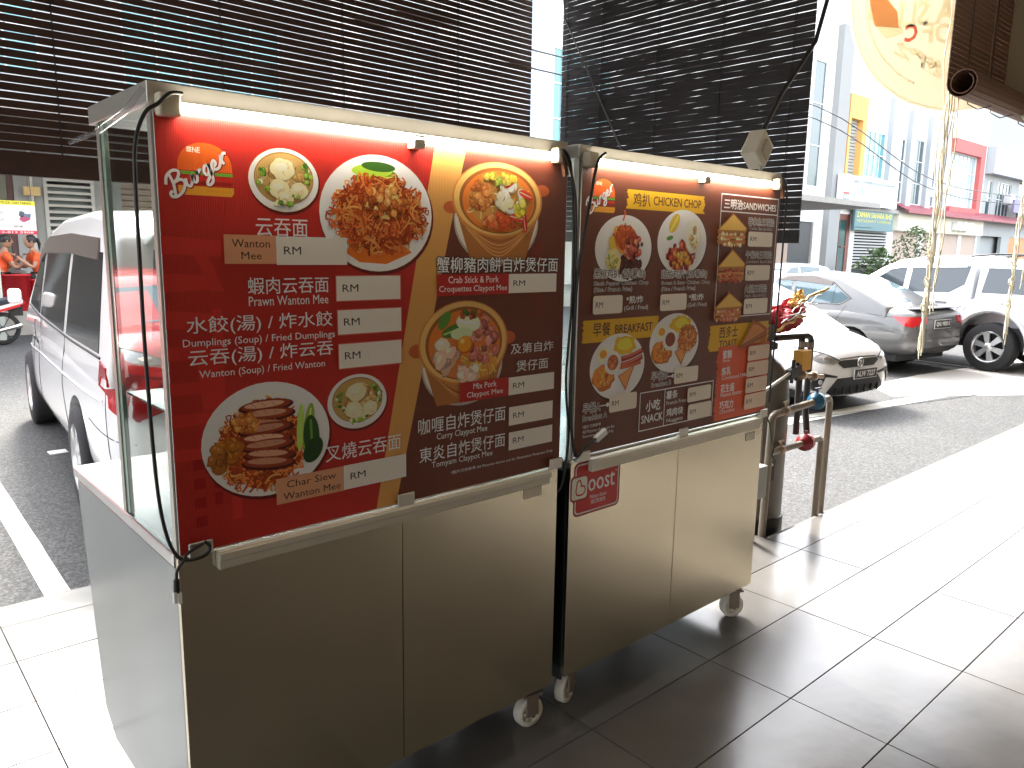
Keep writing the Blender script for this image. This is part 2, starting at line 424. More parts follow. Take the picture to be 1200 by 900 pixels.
for x in (6.5, 7.0, 7.7):
    MB().tube([(x, YR+.05, 3.94), (x, YR+.045, 2.9), (x, YR+.02, 2.78), (x, YR-.05, 2.735), (x, YR-.14, 2.75)], .004, 6).build('cord', BLACK, b3)

# ------------------------------------------------------------------ printed boards
class Print:
    """flat print on the front (-Y side) of a board; u, v in millimetres"""
    def __init__(s, root, org, y): s.root = root; s.org = org; s.y = y; s.layer = 1; s.base = 20; s.k = 1; s.inc = .12; s.reset()
    def reset(s): s.v = []; s.f = []; s.c = []
    def up(s, n=1): s.layer += n*s.k
    def poly(s, pts, col):
        s.layer += s.inc; n = len(s.v); z = s.y-.00001*s.layer
        s.v += [(s.org[0]+p[0]/1000, z, s.org[1]+p[1]/1000) for p in pts]; s.f.append(tuple(range(n, n+len(pts))))
        s.c.append(lin(col) if isinstance(col, str) else col)
    def rect(s, x0, y0, x1, y1, col): s.poly([(x0, y0), (x1, y0), (x1, y1), (x0, y1)], col)
    def rrect(s, x0, y0, x1, y1, r, col):
        pts = []
        for cx, cy, a0 in ((x1-r, y0+r, -90), (x1-r, y1-r, 0), (x0+r, y1-r, 90), (x0+r, y0+r, 180)):
            for k in range(5): a = R(a0+22.5*k); pts.append((cx+r*math.cos(a), cy+r*math.sin(a)))
        s.poly(pts, col)
    def ell(s, u, v, a, b, col, n=40, rot=0, wob=0):
        pts = []
        for k in range(n):
            t = 2*math.pi*k/n; q = 1+random.uniform(-wob, wob); x, y = a*q*math.cos(t), b*q*math.sin(t)
            pts.append((u+x*math.cos(rot)-y*math.sin(rot), v+x*math.sin(rot)+y*math.cos(rot)))
        s.poly(pts, col)
    def stroke(s, pts, wd, col, smooth=4, taper=False):
        if smooth: pts = catmull(pts, smooth)
        L, Q = [], []
        for i, p in enumerate(pts):
            a, b = pts[max(0, i-1)], pts[min(len(pts)-1, i+1)]; dx, dy = b[0]-a[0], b[1]-a[1]; l = math.hypot(dx, dy) or 1
            w_ = wd/2*(1 if not taper else (.35+.65*math.sin(math.pi*i/(len(pts)-1))))
            L.append((p[0]-dy/l*w_, p[1]+dx/l*w_)); Q.append((p[0]+dy/l*w_, p[1]-dx/l*w_))
        s.layer += .12; s.inc = 0
        for i in range(len(pts)-1): s.poly([L[i], L[i+1], Q[i+1], Q[i]], col)
        s.inc = .12
    def frame(s, x0, y0, x1, y1, w_, col):
        s.rect(x0, y0, x1, y0+w_, col); s.rect(x0, y1-w_, x1, y1, col); s.rect(x0, y0+w_, x0+w_, y1-w_, col); s.rect(x1-w_, y0+w_, x1, y1-w_, col)
    def text(s, body, x0, y0, x1, y1, col, bold=0.0, outline=None, ow=.045, res=2, shear=0.0, mirror=False):
        vs, fs = text_mesh(body, 0, res, shear=shear)
        if mirror: vs = [(1-a, b) for a, b in vs]
        h = y1-y0; st = []
        if outline:
            g = h*.062; st += [(outline, g*math.cos(k*math.pi/4), g*math.sin(k*math.pi/4)) for k in range(8)]
        g = h*min(bold, .04)*.9 if bold >= .01 else h*.003
        st += [(col, g, 0), (col, -g, 0), (col, 0, g*.7), (col, 0, -g*.7)]
        for c_, dx, dy in st:
            s.layer += .15; n = len(s.v); z = s.y-.00001*s.layer
            s.v += [(s.org[0]+(x0+dx+(x1-x0)*a)/1000, z, s.org[1]+(y0+dy+(y1-y0)*b)/1000) for a, b in vs]
            for q in fs: s.f.append(tuple(n+i for i in q)); s.c.append(lin(c_) if isinstance(c_, str) else c_)
        s.layer += 1
    def done(s, name, parent=None, label=None):
        me = bpy.data.meshes.new(name); me.from_pydata(s.v, [], s.f)
        s.c = [tuple(min(.82, x*1.32) for x in c_) for c_ in s.c]
        at = me.attributes.new('ink', 'FLOAT_COLOR', 'CORNER'); k = 0
        for p, c_ in zip(me.polygons, s.c):
            for _ in range(p.loop_total): at.data[k].color = (*c_, 1); k += 1
        bm = bmesh.new(); bm.from_mesh(me)
        for fc in bm.faces:
            fc.normal_update()
            if fc.normal.y > 0: fc.normal_flip()
        bm.to_mesh(me); bm.free()
        o = link(name, me, INK, parent or s.root); s.reset(); s.up()
        if label: o['label'] = label
        return o

def pick(cs):
    c_ = lin(random.choice(cs)); q = random.uniform(.8, 1.2); return tuple(min(1, x*q) for x in c_)
def plate(P, u, v, a, b):
    P.layer = max(P.base, 20)
    P.ell(u+3, v-6, a+3, b+3, '#5a1510' if P.org[0] < 1 else '#3a2013'); P.up()
    P.ell(u, v, a, b, '#d9d2c6'); P.up(); P.ell(u+1, v+2, a*.985, b*.985, '#e9e4da'); P.up()
    P.ell(u, v, a*.80, b*.80, '#d6cfc3'); P.up(); P.ell(u+2, v-2, a*.78, b*.78, '#e2dcd1'); P.up()
def noodles(P, u, v, a, b, n, cols, wd=4.2, ln=52):
    P.ell(u, v, a*.93, b*.93, cols[0], 36, wob=.06); P.up()
    for k in range(n):
        t = random.uniform(0, 6.28); q = math.sqrt(random.random())*.93
        cx, cy = u+a*q*math.cos(t), v+b*q*math.sin(t); h = random.uniform(0, 6.28); cur = random.uniform(-.035, .035); pts = []
        x, y = cx, cy; m_ = random.randint(4, 6)
        for i in range(m_):
            pts.append((x, y)); x += math.cos(h)*ln/m_; y += math.sin(h)*ln/m_; h += cur*ln/m_*1.3
            if ((x-u)/a)**2+((y-v)/b)**2 > 1.02: h += 2.2
        P.stroke(pts, random.uniform(.7, 1.15)*wd, pick(cols), 2)
        if k % 12 == 0: P.up()
    P.up()
def blobs(P, u, v, a, b, n, sz, cols, wob=.22, asp=1):
    for k in range(n):
        t = random.uniform(0, 6.28); q = math.sqrt(random.random()); r_ = sz*random.uniform(.6, 1.3); c_ = pick(cols)
        cx, cy, ro = u+a*q*math.cos(t), v+b*q*math.sin(t), random.uniform(0, 3.1)
        P.ell(cx, cy-r_*.12, r_*1.06, r_*asp*1.06, tuple(x*.5 for x in c_), 9, ro, wob); P.up()
        P.ell(cx, cy, r_, r_*asp, c_, 9, ro, wob); P.up()
        P.ell(cx-r_*.2, cy+r_*.25, r_*.45, r_*asp*.35, tuple(min(1, x*1.45+.02) for x in c_), 7, ro, wob)
    P.up()
def petal(P, u, v, L, W, rot, col, vein=None):
    pts = []
    for k in range(13): t = math.pi*k/12; pts.append((L*(.5-.5*math.cos(t)), W*math.sin(t)))
    pts += [(x, -y) for x, y in pts[-2:0:-1]]
    P.poly([(u+x*math.cos(rot)-y*math.sin(rot), v+x*math.sin(rot)+y*math.cos(rot)) for x, y in pts], col)
    if vein: P.up(); P.stroke([(u+L*.05*math.cos(rot), v+L*.05*math.sin(rot)), (u+L*.9*math.cos(rot), v+L*.9*math.sin(rot))], W*.3, vein, 0)
    P.up()
NOOD = ['#8d3312', '#c4622a', '#b44f1e', '#d47c3c', '#a8431a', '#dd8f4c', '#92390f']
def bowl(P, u, v, a, b):
    P.layer = P.base
    P.ell(u+2, v-5, a+2, b+2, '#5a1510'); P.up()
    P.ell(u, v, a, b, '#d8cfc0'); P.up(); P.ell(u, v+1, a*.96, b*.96, '#eee8dc'); P.up()
    P.ell(u, v+4, a*.85, b*.83, '#8a6a34'); P.up(); P.ell(u, v+3, a*.83, b*.80, '#b08e52'); P.up()
    blobs(P, u, v, a*.6, b*.55, 26, a*.13, ['#b4935a', '#a67f42', '#c2a56c'])
    for (p, q, r_) in ((-.05, .35, .34), (-.15, -.28, .3), (.42, -.3, .26), (.05, -.55, .22)):
        P.ell(u+a*p, v+b*q-2, a*r_*1.05, b*r_*1.05, '#8d7040', 18, wob=.07); P.up()
        P.ell(u+a*p, v+b*q, a*r_, b*r_, '#d9c9a0', 18, wob=.08); P.up()
        for _ in range(5):
            P.stroke([(u+a*(p+random.uniform(-.2, .2)*r_*3), v+b*(q+random.uniform(-.7, .7)*r_)) for _ in range(3)], 2, random.choice(['#efe4c4', '#b9a472', '#cdb988']), 4, True)
        P.ell(u+a*(p-.04), v+b*(q+.08), a*r_*.5, b*r_*.4, '#e6dab8', 14, wob=.15); P.up()
    for (p, q) in ((.62, .35), (.7, .2), (.55, .48), (-.62, .15), (-.68, -.1), (-.5, -.25), (.3, -.5), (.72, 0), (-.6, .3), (-.2, -.72), (.1, -.7)):
        blobs(P, u+a*p, v+b*q, a*.09, b*.07, 3, a*.055, ['#5c8a24', '#3d6a1b', '#d6d8a8', '#86a93e'])

def burger_logo(P, x0, y0, sc):
    """bun, leaf, patty, bun and the slanted handwriting; about 130 x 140 mm at sc 1"""
    def T(p): return (x0+p[0]*sc, y0+p[1]*sc)
    dome = [(0, 56)]+[(62-62*math.cos(math.pi*k/16), 56+62*math.sin(math.pi*k/16)**.8) for k in range(17)]+[(124, 56)]
    P.poly([T(p) for p in dome], '#dd5a1c'); P.up()
    P.poly([T(p) for p in ((4, 47), (124, 47), (124, 54), (0, 54))], '#5f9a32')
    P.poly([T(p) for p in ((2, 35), (124, 35), (124, 43), (2, 43))], '#b3231b')
    P.poly([T(p) for p in ((2, 26), (120, 26), (124, 33), (0, 33))], '#8a1812')
    P.poly([T(p) for p in ((6, 2), (120, 2), (126, 10), (126, 22), (0, 22), (0, 10))], '#e3902a'); P.up()
    for k in range(3): P.poly([T(p) for p in ((22, 96+k*4), (33, 96+k*4), (33, 98.6+k*4), (22, 98.6+k*4))], '#f0d9c0')
    P.text('NE', x0+35*sc, y0+95*sc, x0+52*sc, y0+107*sc, '#f0d9c0', .02)
    P.text('BURGER SHOP', x0+64*sc, y0+9*sc, x0+118*sc, y0+15*sc, '#c77a20')
    P.up()
    G_ = [[(.9, 2.9), (.95, 1.6), (.6, .1)], [(.0, 2.0), (.5, 2.9), (1.5, 3.15), (2.2, 2.6), (1.7, 1.9), (.95, 1.65)],
          [(.95, 1.65), (2.0, 1.6), (2.4, .9), (1.8, .1), (.8, -.15), (.15, .2), (.1, .7), (.5, .8)],
          [(2.7, 1.35), (2.6, .5), (2.95, .1), (3.45, .6), (3.65, 1.35), (3.6, .4), (3.95, .15), (4.2, .5), (4.5, 1.45), (4.45, 1.0), (4.9, 1.35), (5.15, 1.15)],
          [(6.35, 1.15), (5.8, 1.4), (5.4, .8), (5.6, .2), (6.05, .45), (6.4, 1.3), (6.3, .2), (6.1, -.9), (5.5, -1.2), (5.2, -.8), (6.0, -.15), (6.7, .35)],
          [(6.75, .6), (7.35, .9), (7.2, 1.4), (6.75, 1.0), (6.9, .3), (7.5, .15), (8.0, .6)],
          [(8.0, .6), (8.4, 1.5), (8.35, 1.0), (8.8, 1.55), (9.2, 1.35)], [(8.4, 1.2), (8.3, .6), (8.5, .2)]]
    an = R(38); ca, sa = math.cos(an), math.sin(an)
    for sx, colr, wd in ((1.1, '#7a1512', 9.5), (0, '#ded6cf', 6.5)):
        for g in G_:
            pts = [(x0+(-14+(p[0]*18.2*ca-p[1]*14.5*sa+p[1]*3)+sx)*sc, y0+(-8+(p[0]*15.5*sa+p[1]*18.5*ca)-sx)*sc) for p in g]
            P.stroke(pts, wd*sc, colr, 6)
        P.up()

def price(P, x0, y0, x1, y1, root, fill='#cdc8be', edge='#b8574a', rr=False, tw=.24, parent=None):
    if rr: P.rrect(x0, y0, x1, y1, 10, fill)
    else:
        if edge: P.rect(x0-2.5, y0-2.5, x1+2.5, y1+2.5, edge); P.up()
        P.rect(x0, y0, x1, y1, fill)
    P.up(); h = y1-y0; wd = (x1-x0)
    P.text('RM', x0+wd*.09, y0+h*.36, x0+wd*(.09+tw), y0+h*.66, '#2b2622', 0.0)
    P.done('price_box', root)

def cart(ox, wd, name, label):
    root = empty(name, (ox+wd/2, 2.1, 0), label, 'food cart')
    x0, x1, y = ox, ox+wd, 1.74
    yb, yt = 2.53, 2.69
    zb, zt = .165, .925
    # cabinet
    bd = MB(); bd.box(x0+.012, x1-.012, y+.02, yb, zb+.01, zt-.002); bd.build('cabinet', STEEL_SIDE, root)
    for sx in (0, 1):
        xa = x0 if sx == 0 else x1-.010
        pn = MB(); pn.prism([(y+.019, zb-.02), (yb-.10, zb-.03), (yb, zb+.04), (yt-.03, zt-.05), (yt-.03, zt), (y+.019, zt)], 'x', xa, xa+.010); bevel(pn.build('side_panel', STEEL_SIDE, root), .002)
    xm = x0+wd*(.497 if ox < 1 else .497)
    for a, b in ((x0, xm-.0012), (xm+.0012, x1)):
        p = MB().box(a, b, y, y+.018, zb, zt+.03).build('front_panel', STEEL, root); bevel(p, .0018, 2)
    ct = MB().box(x0-.004, x1+.004, y+.020, yt, zt+.004, zt+.037).build('countertop', STEEL_TOP, root); bevel(ct, .004)
    # display case
    z0, z1 = .962, 1.951
    for (xx, yy, ww) in ((x0, y+.004, .014), (x1-.014, y+.004, .014)):
        box('front_post', ALU, root, xx, xx+ww, yy, yy+.022, z0, z1)
    for xx in (x0, x1-.02):
        box('rear_post', ALU, root, xx, xx+.02, 2.13, 2.155, z0, z1)
    g = MB().box(x0+.004, x0+.009, y+.03, 2.127, z0+.002, z1).build('glass_panel', GLASS, root)
    g = MB().box(x1-.009, x1-.004, y+.03, 2.127, z0+.002, z1).build('glass_panel', GLASS, root)
    MB().box(x0+.003, x0+.012, 2.105, 2.126, z0+.002, z1-.002).build('glass_edge_strip', GLASSE, root)
    cn = MB(); cn.box(x0-.004, x1+.004, y+.002, 2.20, 1.952, 1.996); bevel(cn.build('canopy', ALU, root), .002)
    # tube light on the canopy front
    tl = MB().box(x0+.045, x1-.06, y-.016, y+.001, 1.941, 1.957).build('light_housing', CAPP, root); 
    MB().tube([(x0+.055, y-.026, 1.944), (x1-.075, y-.026, 1.944)], .0105, 14).build('light_tube', TUBE, root)
    for a, b in ((x0+.008, x0+.053), (x1-.072, x1-.045)):
        e = MB().box(a, b, y-.034, y+.0005, 1.925, 1.972).build('light_end_cap', CAPP, root); bevel(e, .006, 3)
    xmid = x0+wd*.53
    e = MB().box(xmid-.018, xmid+.018, y-.036, y-.0005, 1.918, 1.953).build('light_clip', CAPP, root); bevel(e, .003)
    # rail below the board and the clips that hold the board
    r = MB(); r.box(x0+.085, x1-.055, y-.022, y-.001, .912, .957); r.box(x0+.085, x1-.055, y-.030, y-.0225, .935, .955); bevel(r.build('rail', ALUW, root), .003)
    for a in (x0+.02, x0+.585, x1-.055):
        cl = MB(); cl.box(a, a+.055, y-.020, y-.013, .956, .992); cl.box(a+.004, a+.051, y-.013, y-.001, .957, .964); bevel(cl.build('clip', ALU, root), .003)
    # castors
    def castor(cx, cy, rot):
        br_ = MB(); br_.box(-.04, .04, -.035, .035, .128, .136); br_.box(-.024, .024, -.03, -.024, .05, .128); br_.box(-.024, .024, .024, .03, .05, .128); br_.tube([(0, -.034, .052), (0, .034, .052)], .008, 8)
        me = br_.mesh('bracket'); me.transform(Matrix.Translation((cx, cy, 0)) @ Matrix.Rotation(rot, 4, 'Z'))
        bo = link('castor', me, mat_castor, root)
        wm = MB(); wm.lathe([(.036, -.018), (.052, -.018), (.0545, -.012), (.0545, .012), (.052, .018), (.036, .018), (.036, -.018)], (0, 0, .0555), 'y', 28, True, False)
        wm.lathe([(.0, -.006), (.04, -.006), (.04, .006), (.0, .006)], (0, 0, .0555), 'y', 20)
        for k in range(6):
            a = k*math.pi/3
            c_ = Vector((.026*math.cos(a), 0, .0555+.026*math.sin(a)))
            wm.obox(c_, Vector((math.cos(a), 0, math.sin(a)))*.012, Vector((0, .016, 0)), Vector((-math.sin(a), 0, math.cos(a)))*.003)
        wm.lathe([(.0, -.02), (.014, -.02), (.014, .02), (0, .02)], (0, 0, .0555), 'y', 12)
        me = wm.mesh('wheel'); me.transform(Matrix.Translation((cx, cy, 0)) @ Matrix.Rotation(rot, 4, 'Z'))
        link('castor_wheel', me, NYLON, bo)
    for (cx, cy, ro) in ((x0+.09, 1.82, .3), (x1-.055, 1.80, -.12 if ox < 1 else -.5), (x0+.09, 2.42, .5), (x1-.09, 2.42, .1)):
        castor(cx, cy, ro)
    # shelf frame inside
    box('shelf', STEEL_TOP, root, x0+.02, x1-.02, 1.80, 2.12, 1.28, 1.286)
    return root
mat_castor = mat('zinc_bracket', (.35, .3, .25), .45, .7, noise=.3)
cart1 = cart(.546, 1.228, 'food_cart', 'steel food cart with the red wanton noodle menu board')
cart2 = cart(1.836, 1.228, 'food_cart', 'steel food cart with the brown chicken chop and breakfast menu board')
tp_ = MB().tube([(.53, 1.722, 1.976), (.50, 1.74, 1.93), (.47, 1.85, 1.895), (.45, 1.99, 1.885)], .006, 6).build('plastic_wrap', glassm('clear_plastic', (.9, .9, .9), .1), cart1)

# ---- board 1
BO1 = MB().box(.550, 1.775, 1.7355, 1.7395, .962, 1.935).build('menu_board', mat('white_board_core', (.6, .58, .55), .5), cart1)
P = Print(BO1, (.550, .962), 1.7354)
P.rect(1, 1, 1224, 972, '#a3251e'); P.up()
for pts in ([(0, 720), (128, 712), (128, 676), (0, 682)], [(0, 640), (118, 636), (118, 604), (0, 600)], [(60, 700), (95, 690), (130, 600), (100, 600)],
            [(0, 560), (55, 556), (110, 548), (112, 515), (0, 520)], [(0, 480), (100, 478), (100, 450), (0, 450)], [(60, 450), (100, 450), (100, 330), (70, 330)],
            [(0, 400), (90, 398), (90, 372), (0, 372)], [(0, 330), (95, 326), (95, 300), (0, 300)], [(100, 560), (122, 560), (122, 300), (100, 300)],
            [(0, 250), (150, 240), (150, 60), (125, 60), (125, 215), (0, 222)]):
    P.poly(pts, '#b52b25')
for k in range(4): P.rect(40, 195-45*k, 66, 220-45*k, '#8f1412')
for k in range(3): P.rect(86, 185-40*k, 104, 215-40*k, '#8f1412')
P.poly([(822, 972), (1224, 972), (1224, 1), (583, 1)], '#5f3022'); P.up()
P.poly([(1080, 730), (1130, 730), (1130, 500), (1105, 500)], '#6a2c1e'); P.rect(1060, 560, 1085, 690, '#672b1d')
P.poly([(716, 972), (822, 972), (583, 1), (520, 1)], '#c08d4c'); P.up()
P.done('printed_background')
burger_logo(P, 42, 806, .96); P.done('logo')
bowl(P, 284, 853, 87, 72); P.done('dish_print', label='printed bowl of wanton soup')
plate(P, 538, 787, 167, 146)
P.poly([(440, 690), (480, 665), (560, 660), (640, 690), (600, 720), (470, 730)], '#cf6a20'); P.up()
petal(P, 470, 868, 130, 26, .1, '#4f7d1e', '#b7c94a'); petal(P, 462, 890, 120, 17, .05, '#9cbf3a'); petal(P, 490, 905, 100, 12, -.02, '#2f5a1c')
noodles(P, 545, 785, 140, 94, 480, NOOD, 4.4, 66)
blobs(P, 560, 820, 62, 42, 60, 9, ['#b8652a', '#d08b45', '#9a4a1c', '#e0a863'])
P.done('dish_print', label='printed plate of dry noodles with greens')
# claypot
def claypot(P, u, v, a, b, drop, sau, ear):
    P.layer = P.base
    P.ell(u-4, v-b*.55, sau, sau*.78, '#9f978b', 40); P.up(); P.ell(u-4, v-b*.52, sau*.97, sau*.75, '#cdc4b6', 40); P.up()
    P.poly([(u-a*.97, v-b*.1), (u+a*.97, v-b*.1), (u+a*.62, v-b-drop), (u-a*.62, v-b-drop)], '#9b6230'); P.up()
    for k in range(6): P.stroke([(u-a*(.9-.045*k), v-b*.45-drop*.12*k), (u, v-b-drop*.17*k), (u+a*(.9-.045*k), v-b*.45-drop*.12*k)], 4, random.choice(['#b47a42', '#8a5226', '#c08a50']), 6)
    P.up()
    for s_ in ear: P.ell(u+s_[0]*a, v+s_[1]*b, a*.17, b*.16, '#a8522a', 20); P.up()
    P.ell(u, v, a, b, '#b9773a'); P.up(); P.ell(u, v+2, a*.96, b*.96, '#d9a860'); P.up(); P.ell(u+1, v-1, a*.86, b*.87, '#8d5224'); P.up()
    P.ell(u+2, v-4, a*.8, b*.82, '#c9702c'); P.up()
claypot(P, 946, 842, 172, 107, 62, 162, ((-1.0, -.25), (1.0, .35)))
noodles(P, 948, 838, 126, 80, 60, ['#b98440', '#e0c79a', '#c99454', '#d8b070'], 3.5, 34)
blobs(P, 880, 850, 40, 34, 40, 11, ['#b0682f', '#a35a26', '#c98748'])
blobs(P, 945, 782, 70, 18, 22, 12, ['#c9582e', '#d98a4c', '#b4471f'])
blobs(P, 985, 850, 52, 45, 22, 13, ['#e6d7b8', '#d9c7a0', '#f0e6cf'])
for (a, b, an, c1_) in ((962, 880, 1.1, '#b8231a'), (1020, 872, .2, '#c23a28'), (1040, 812, -.9, '#b8281c'), (985, 800, .35, '#c03a28')):
    petal(P, a, b, 60, 11, an-.5, c1_, '#e9b9a0')
blobs(P, 1030, 830, 24, 20, 8, 12, ['#d7c12c', '#b7b53a', '#e0d060'])
blobs(P, 950, 905, 60, 14, 20, 9, ['#d9b23a', '#c3b04a', '#8e9a3a'])
P.done('dish_print', label='printed claypot with crab sticks on a saucer')
plate(P, 222, 242, 162, 140)
noodles(P, 208, 225, 110, 110, 440, NOOD, 4.4, 62)
for k in range(8):
    yy = 326-k*19; xo = 150+5*math.sin(k*1.3); ro = random.uniform(-.16, .08)
    petal(P, xo, yy-3, 138, 17, ro, '#4a170e'); petal(P, xo+5, yy, 126, 13, ro, random.choice(['#7a2c1a', '#8a3822'])); petal(P, xo+14, yy+2, 100, 8, ro, random.choice(['#c08c70', '#b47e62', '#cda084']))
    for q in range(3): P.stroke([(xo+30+q*26, yy+8-q), (xo+42+q*24, yy-1)], 1.6, '#9a6248', 0)
petal(P, 300, 200, 120, 10, 1.5, '#a8c45a'); petal(P, 316, 190, 130, 14, 1.42, '#79a03a', '#c6d87a'); petal(P, 335, 178, 110, 22, 1.6, '#27491c', '#5f8a34'); petal(P, 318, 168, 70, 24, 1.0, '#223f19')
blobs(P, 120, 230, 26, 20, 16, 16, ['#b06a20', '#c98430', '#9a5718'])
blobs(P, 90, 215, 14, 40, 8, 15, ['#a86a2a', '#8f5520']); blobs(P, 165, 290, 30, 20, 40, 8, ['#b86a2c', '#d08a44'])
P.done('dish_print', label='printed plate of noodles with sliced roast pork')
bowl(P, 468, 306, 88, 72); P.done('dish_print', label='printed small bowl of wanton soup, lower one')
claypot(P, 823, 435, 164, 122, 52, 148, ((-1.02, -.1), (1.02, .05)))
noodles(P, 880, 372, 70, 45, 70, ['#c48a3c', '#e2ba6a', '#a86c2a', '#d7a552'], 3.5, 40)
blobs(P, 890, 440, 60, 60, 34, 15, ['#b5685a', '#a2554c', '#c98578', '#8d443c'], asp=.8)
blobs(P, 750, 400, 32, 36, 6, 30, ['#cda58a', '#c1957c', '#d9b59c'], asp=.7)
blobs(P, 838, 350, 34, 20, 8, 17, ['#d8bda8', '#c7a48e']); 
petal(P, 740, 462, 100, 18, .25, '#3f6d25', '#9ab96a'); petal(P, 790, 500, 90, 26, -.15, '#c8cfae', '#e4e6cf'); petal(P, 730, 480, 60, 16, .9, '#4d7d2d')
petal(P, 770, 462, 80, 18, .02, '#b9c79a')
blobs(P, 845, 520, 40, 10, 12, 9, ['#35611f', '#8a2d20', '#b6572e'])
P.ell(822, 430, 28, 26, '#b85a12', 24); P.up(); P.ell(820, 433, 25, 23, '#e08a1c', 24); P.up(); P.ell(812, 441, 8, 7, '#f3bd6a', 12); P.up()
P.done('dish_print', label='printed claypot with pork and egg yolk on a saucer')
W_ = '#e2d8cf'; P.layer = 330
P.text('云吞面', 209, 724, 338, 765, W_, .004); P.text('蝦肉云吞面', 184, 591, 390, 630, W_, .004); P.text('Prawn Wanton Mee', 185, 564, 388, 586, W_, .006)
P.text('水餃(湯) / 炸水餃', 42, 502, 398, 545, W_, .004); P.text('Dumplings (Soup) / Fried Dumplings', 32, 474, 404, 496, W_, .006)
P.text('云吞(湯) / 炸云吞', 42, 430, 398, 472, W_, .004); P.text('Wanton (Soup) / Fried Wanton', 64, 402, 374, 424, W_, .006)
P.text('叉燒云吞面', 370, 158, 598, 202, W_, .004)
P.text('蟹柳豬肉餅自炸煲仔面', 720, 636, 1190, 680, '#efe8e0', .012, '#2a1712', .05)
P.text('及第自炸', 998, 388, 1180, 420, W_, .004); P.text('煲仔面', 1022, 332, 1158, 366, W_, .004)
P.text('咖喱自炸煲仔面', 656, 186, 980, 232, W_, .004); P.text('Curry Claypot Mee', 720, 158, 908, 182, W_, .006)
P.text('東炎自炸煲仔面', 660, 104, 980, 148, W_, .004); P.text('Tomyam Claypot Mee', 702, 78, 930, 101, W_, .006)
P.text('*图片只供参考 All Pictures shown are for Illustration Purposes Only.', 770, 50, 1190, 62, W_, .0)
P.done('lettering')
P.rect(133, 661, 259, 726, '#c08a68'); P.up(); P.text('Wanton', 151, 698, 241, 716, '#2b1d18', .004); P.text('Mee', 172, 671, 220, 688, '#2b1d18', .004); P.done('dish_name_box')
price(P, 259, 661, 440, 722, BO1, '#cdc8be', '#dcd6cc')
price(P, 411, 569, 600, 630, BO1); price(P, 413, 484, 602, 545, BO1); price(P, 414, 397, 602, 459, BO1)
P.rect(234, 74, 423, 140, '#c08a68'); P.up(); P.text('Char Siew', 262, 112, 398, 130, '#2b1d18', .004); P.text('Wanton Mee', 252, 82, 410, 100, '#2b1d18', .004); P.done('dish_name_box')
price(P, 423, 78, 612, 138, BO1, '#cdc8be', '#dcd6cc')
P.rect(720, 572, 985, 632, '#a01f1b'); P.up(); P.text('Crab Stick & Pork', 760, 607, 945, 626, W_, .006); P.text('Croquettes Claypot Mee', 728, 578, 978, 600, W_, .006); P.done('dish_name_box')
price(P, 985, 574, 1185, 631, BO1, edge=None)
P.rect(803, 262, 991, 320, '#a01f1b'); P.up(); P.text('Mix Pork', 852, 296, 942, 314, W_, .006); P.text('Claypot Mee', 828, 268, 968, 289, W_, .006); P.done('dish_name_box')
price(P, 991, 262, 1186, 317, BO1, edge=None); price(P, 994, 166, 1183, 224, BO1, edge=None); price(P, 995, 87, 1184, 144, BO1, edge=None)

# ---- board 2
BO2 = MB().box(1.842, 3.060, 1.7355, 1.7395, .976, 1.945).build('menu_board', mat('white_board_core2', (.6, .58, .55), .5), cart2)
P = Print(BO2, (1.842, .976), 1.7354)
P.rect(1, 1, 1217, 968, '#5d3020'); P.up(); P.done('printed_background')
def brush(x0, y0, x1, y1, col, teeth=14, left=True, right=True, sk=0):
    pts = []; random.seed(int(x0+y0))
    for k in range(teeth): pts.append((x0+(random.uniform(0, 16) if left else 0), y0+(y1-y0)*k/(teeth-1)))
    for k in range(teeth): pts.append((x1-(random.uniform(0, 16) if right else 0), y1-(y1-y0)*k/(teeth-1)+sk))
    P.poly(pts, col); P.up()
burger_logo(P, 48, 812, .92); P.done('logo')
Y_ = '#c79a14'; DK = '#4a2414'; WT = '#e8ddd2'
brush(219, 832, 680, 896, Y_); P.text('鸡扒', 258, 842, 350, 886, DK, .02); P.text('CHICKEN CHOP', 368, 850, 652, 880, DK, .03); P.done('section_banner')
brush(18, 384, 440, 460, Y_); P.text('早餐', 77, 404, 165, 450, DK, .02); P.text('BREAKFAST', 190, 408, 395, 438, DK, .03); P.done('section_banner')
brush(752, 300, 1208, 404, Y_); P.text('西多士', 828, 350, 960, 396, DK, .02); P.text('TOAST', 832, 310, 958, 340, DK, .03); P.done('section_banner')
brush(818, 8, 1248-32, 314, '#c8532c', 60, True, False); P.done('section_banner')
plate(P, 220, 698, 148, 112)
blobs(P, 250, 640, 60, 36, 40, 16, ['#3d140a', '#5a1c10', '#4a180d']); petal(P, 150, 740, 60, 22, -1.2, '#c9a83c'); petal(P, 170, 770, 110, 28, -1.0, '#d08a2c', '#e0b050')
noodles(P, 225, 735, 62, 44, 60, ['#b04a1c', '#c9652c', '#9a3a14'], 6, 30)
P.poly([(125, 650), (135, 690), (175, 700), (205, 660), (195, 620), (150, 612)], '#cdbf7a'); P.up(); blobs(P, 160, 655, 26, 30, 30, 6, ['#7d8a3a', '#e0d49a', '#b5a95c'])
blobs(P, 265, 700, 50, 44, 46, 9, ['#a0332a', '#b95a40', '#6a1c14', '#d9876a']); P.stroke([(205, 790), (214, 815), (208, 826)], 7, '#c25a2c')
P.done('dish_print', label='printed plate of black pepper chicken chop')
plate(P, 550, 724, 150, 118)
petal(P, 470, 760, 80, 24, .9, '#c9a83c', '#e6cf60'); petal(P, 452, 735, 40, 8, .2, '#4d7d2d')
blobs(P, 545, 675, 82, 48, 90, 11, ['#a02c1c', '#b94a2c', '#7a1c10', '#d0653c', '#8a2416'])
blobs(P, 540, 660, 60, 30, 20, 8, ['#d9a53c', '#c98a2c'])
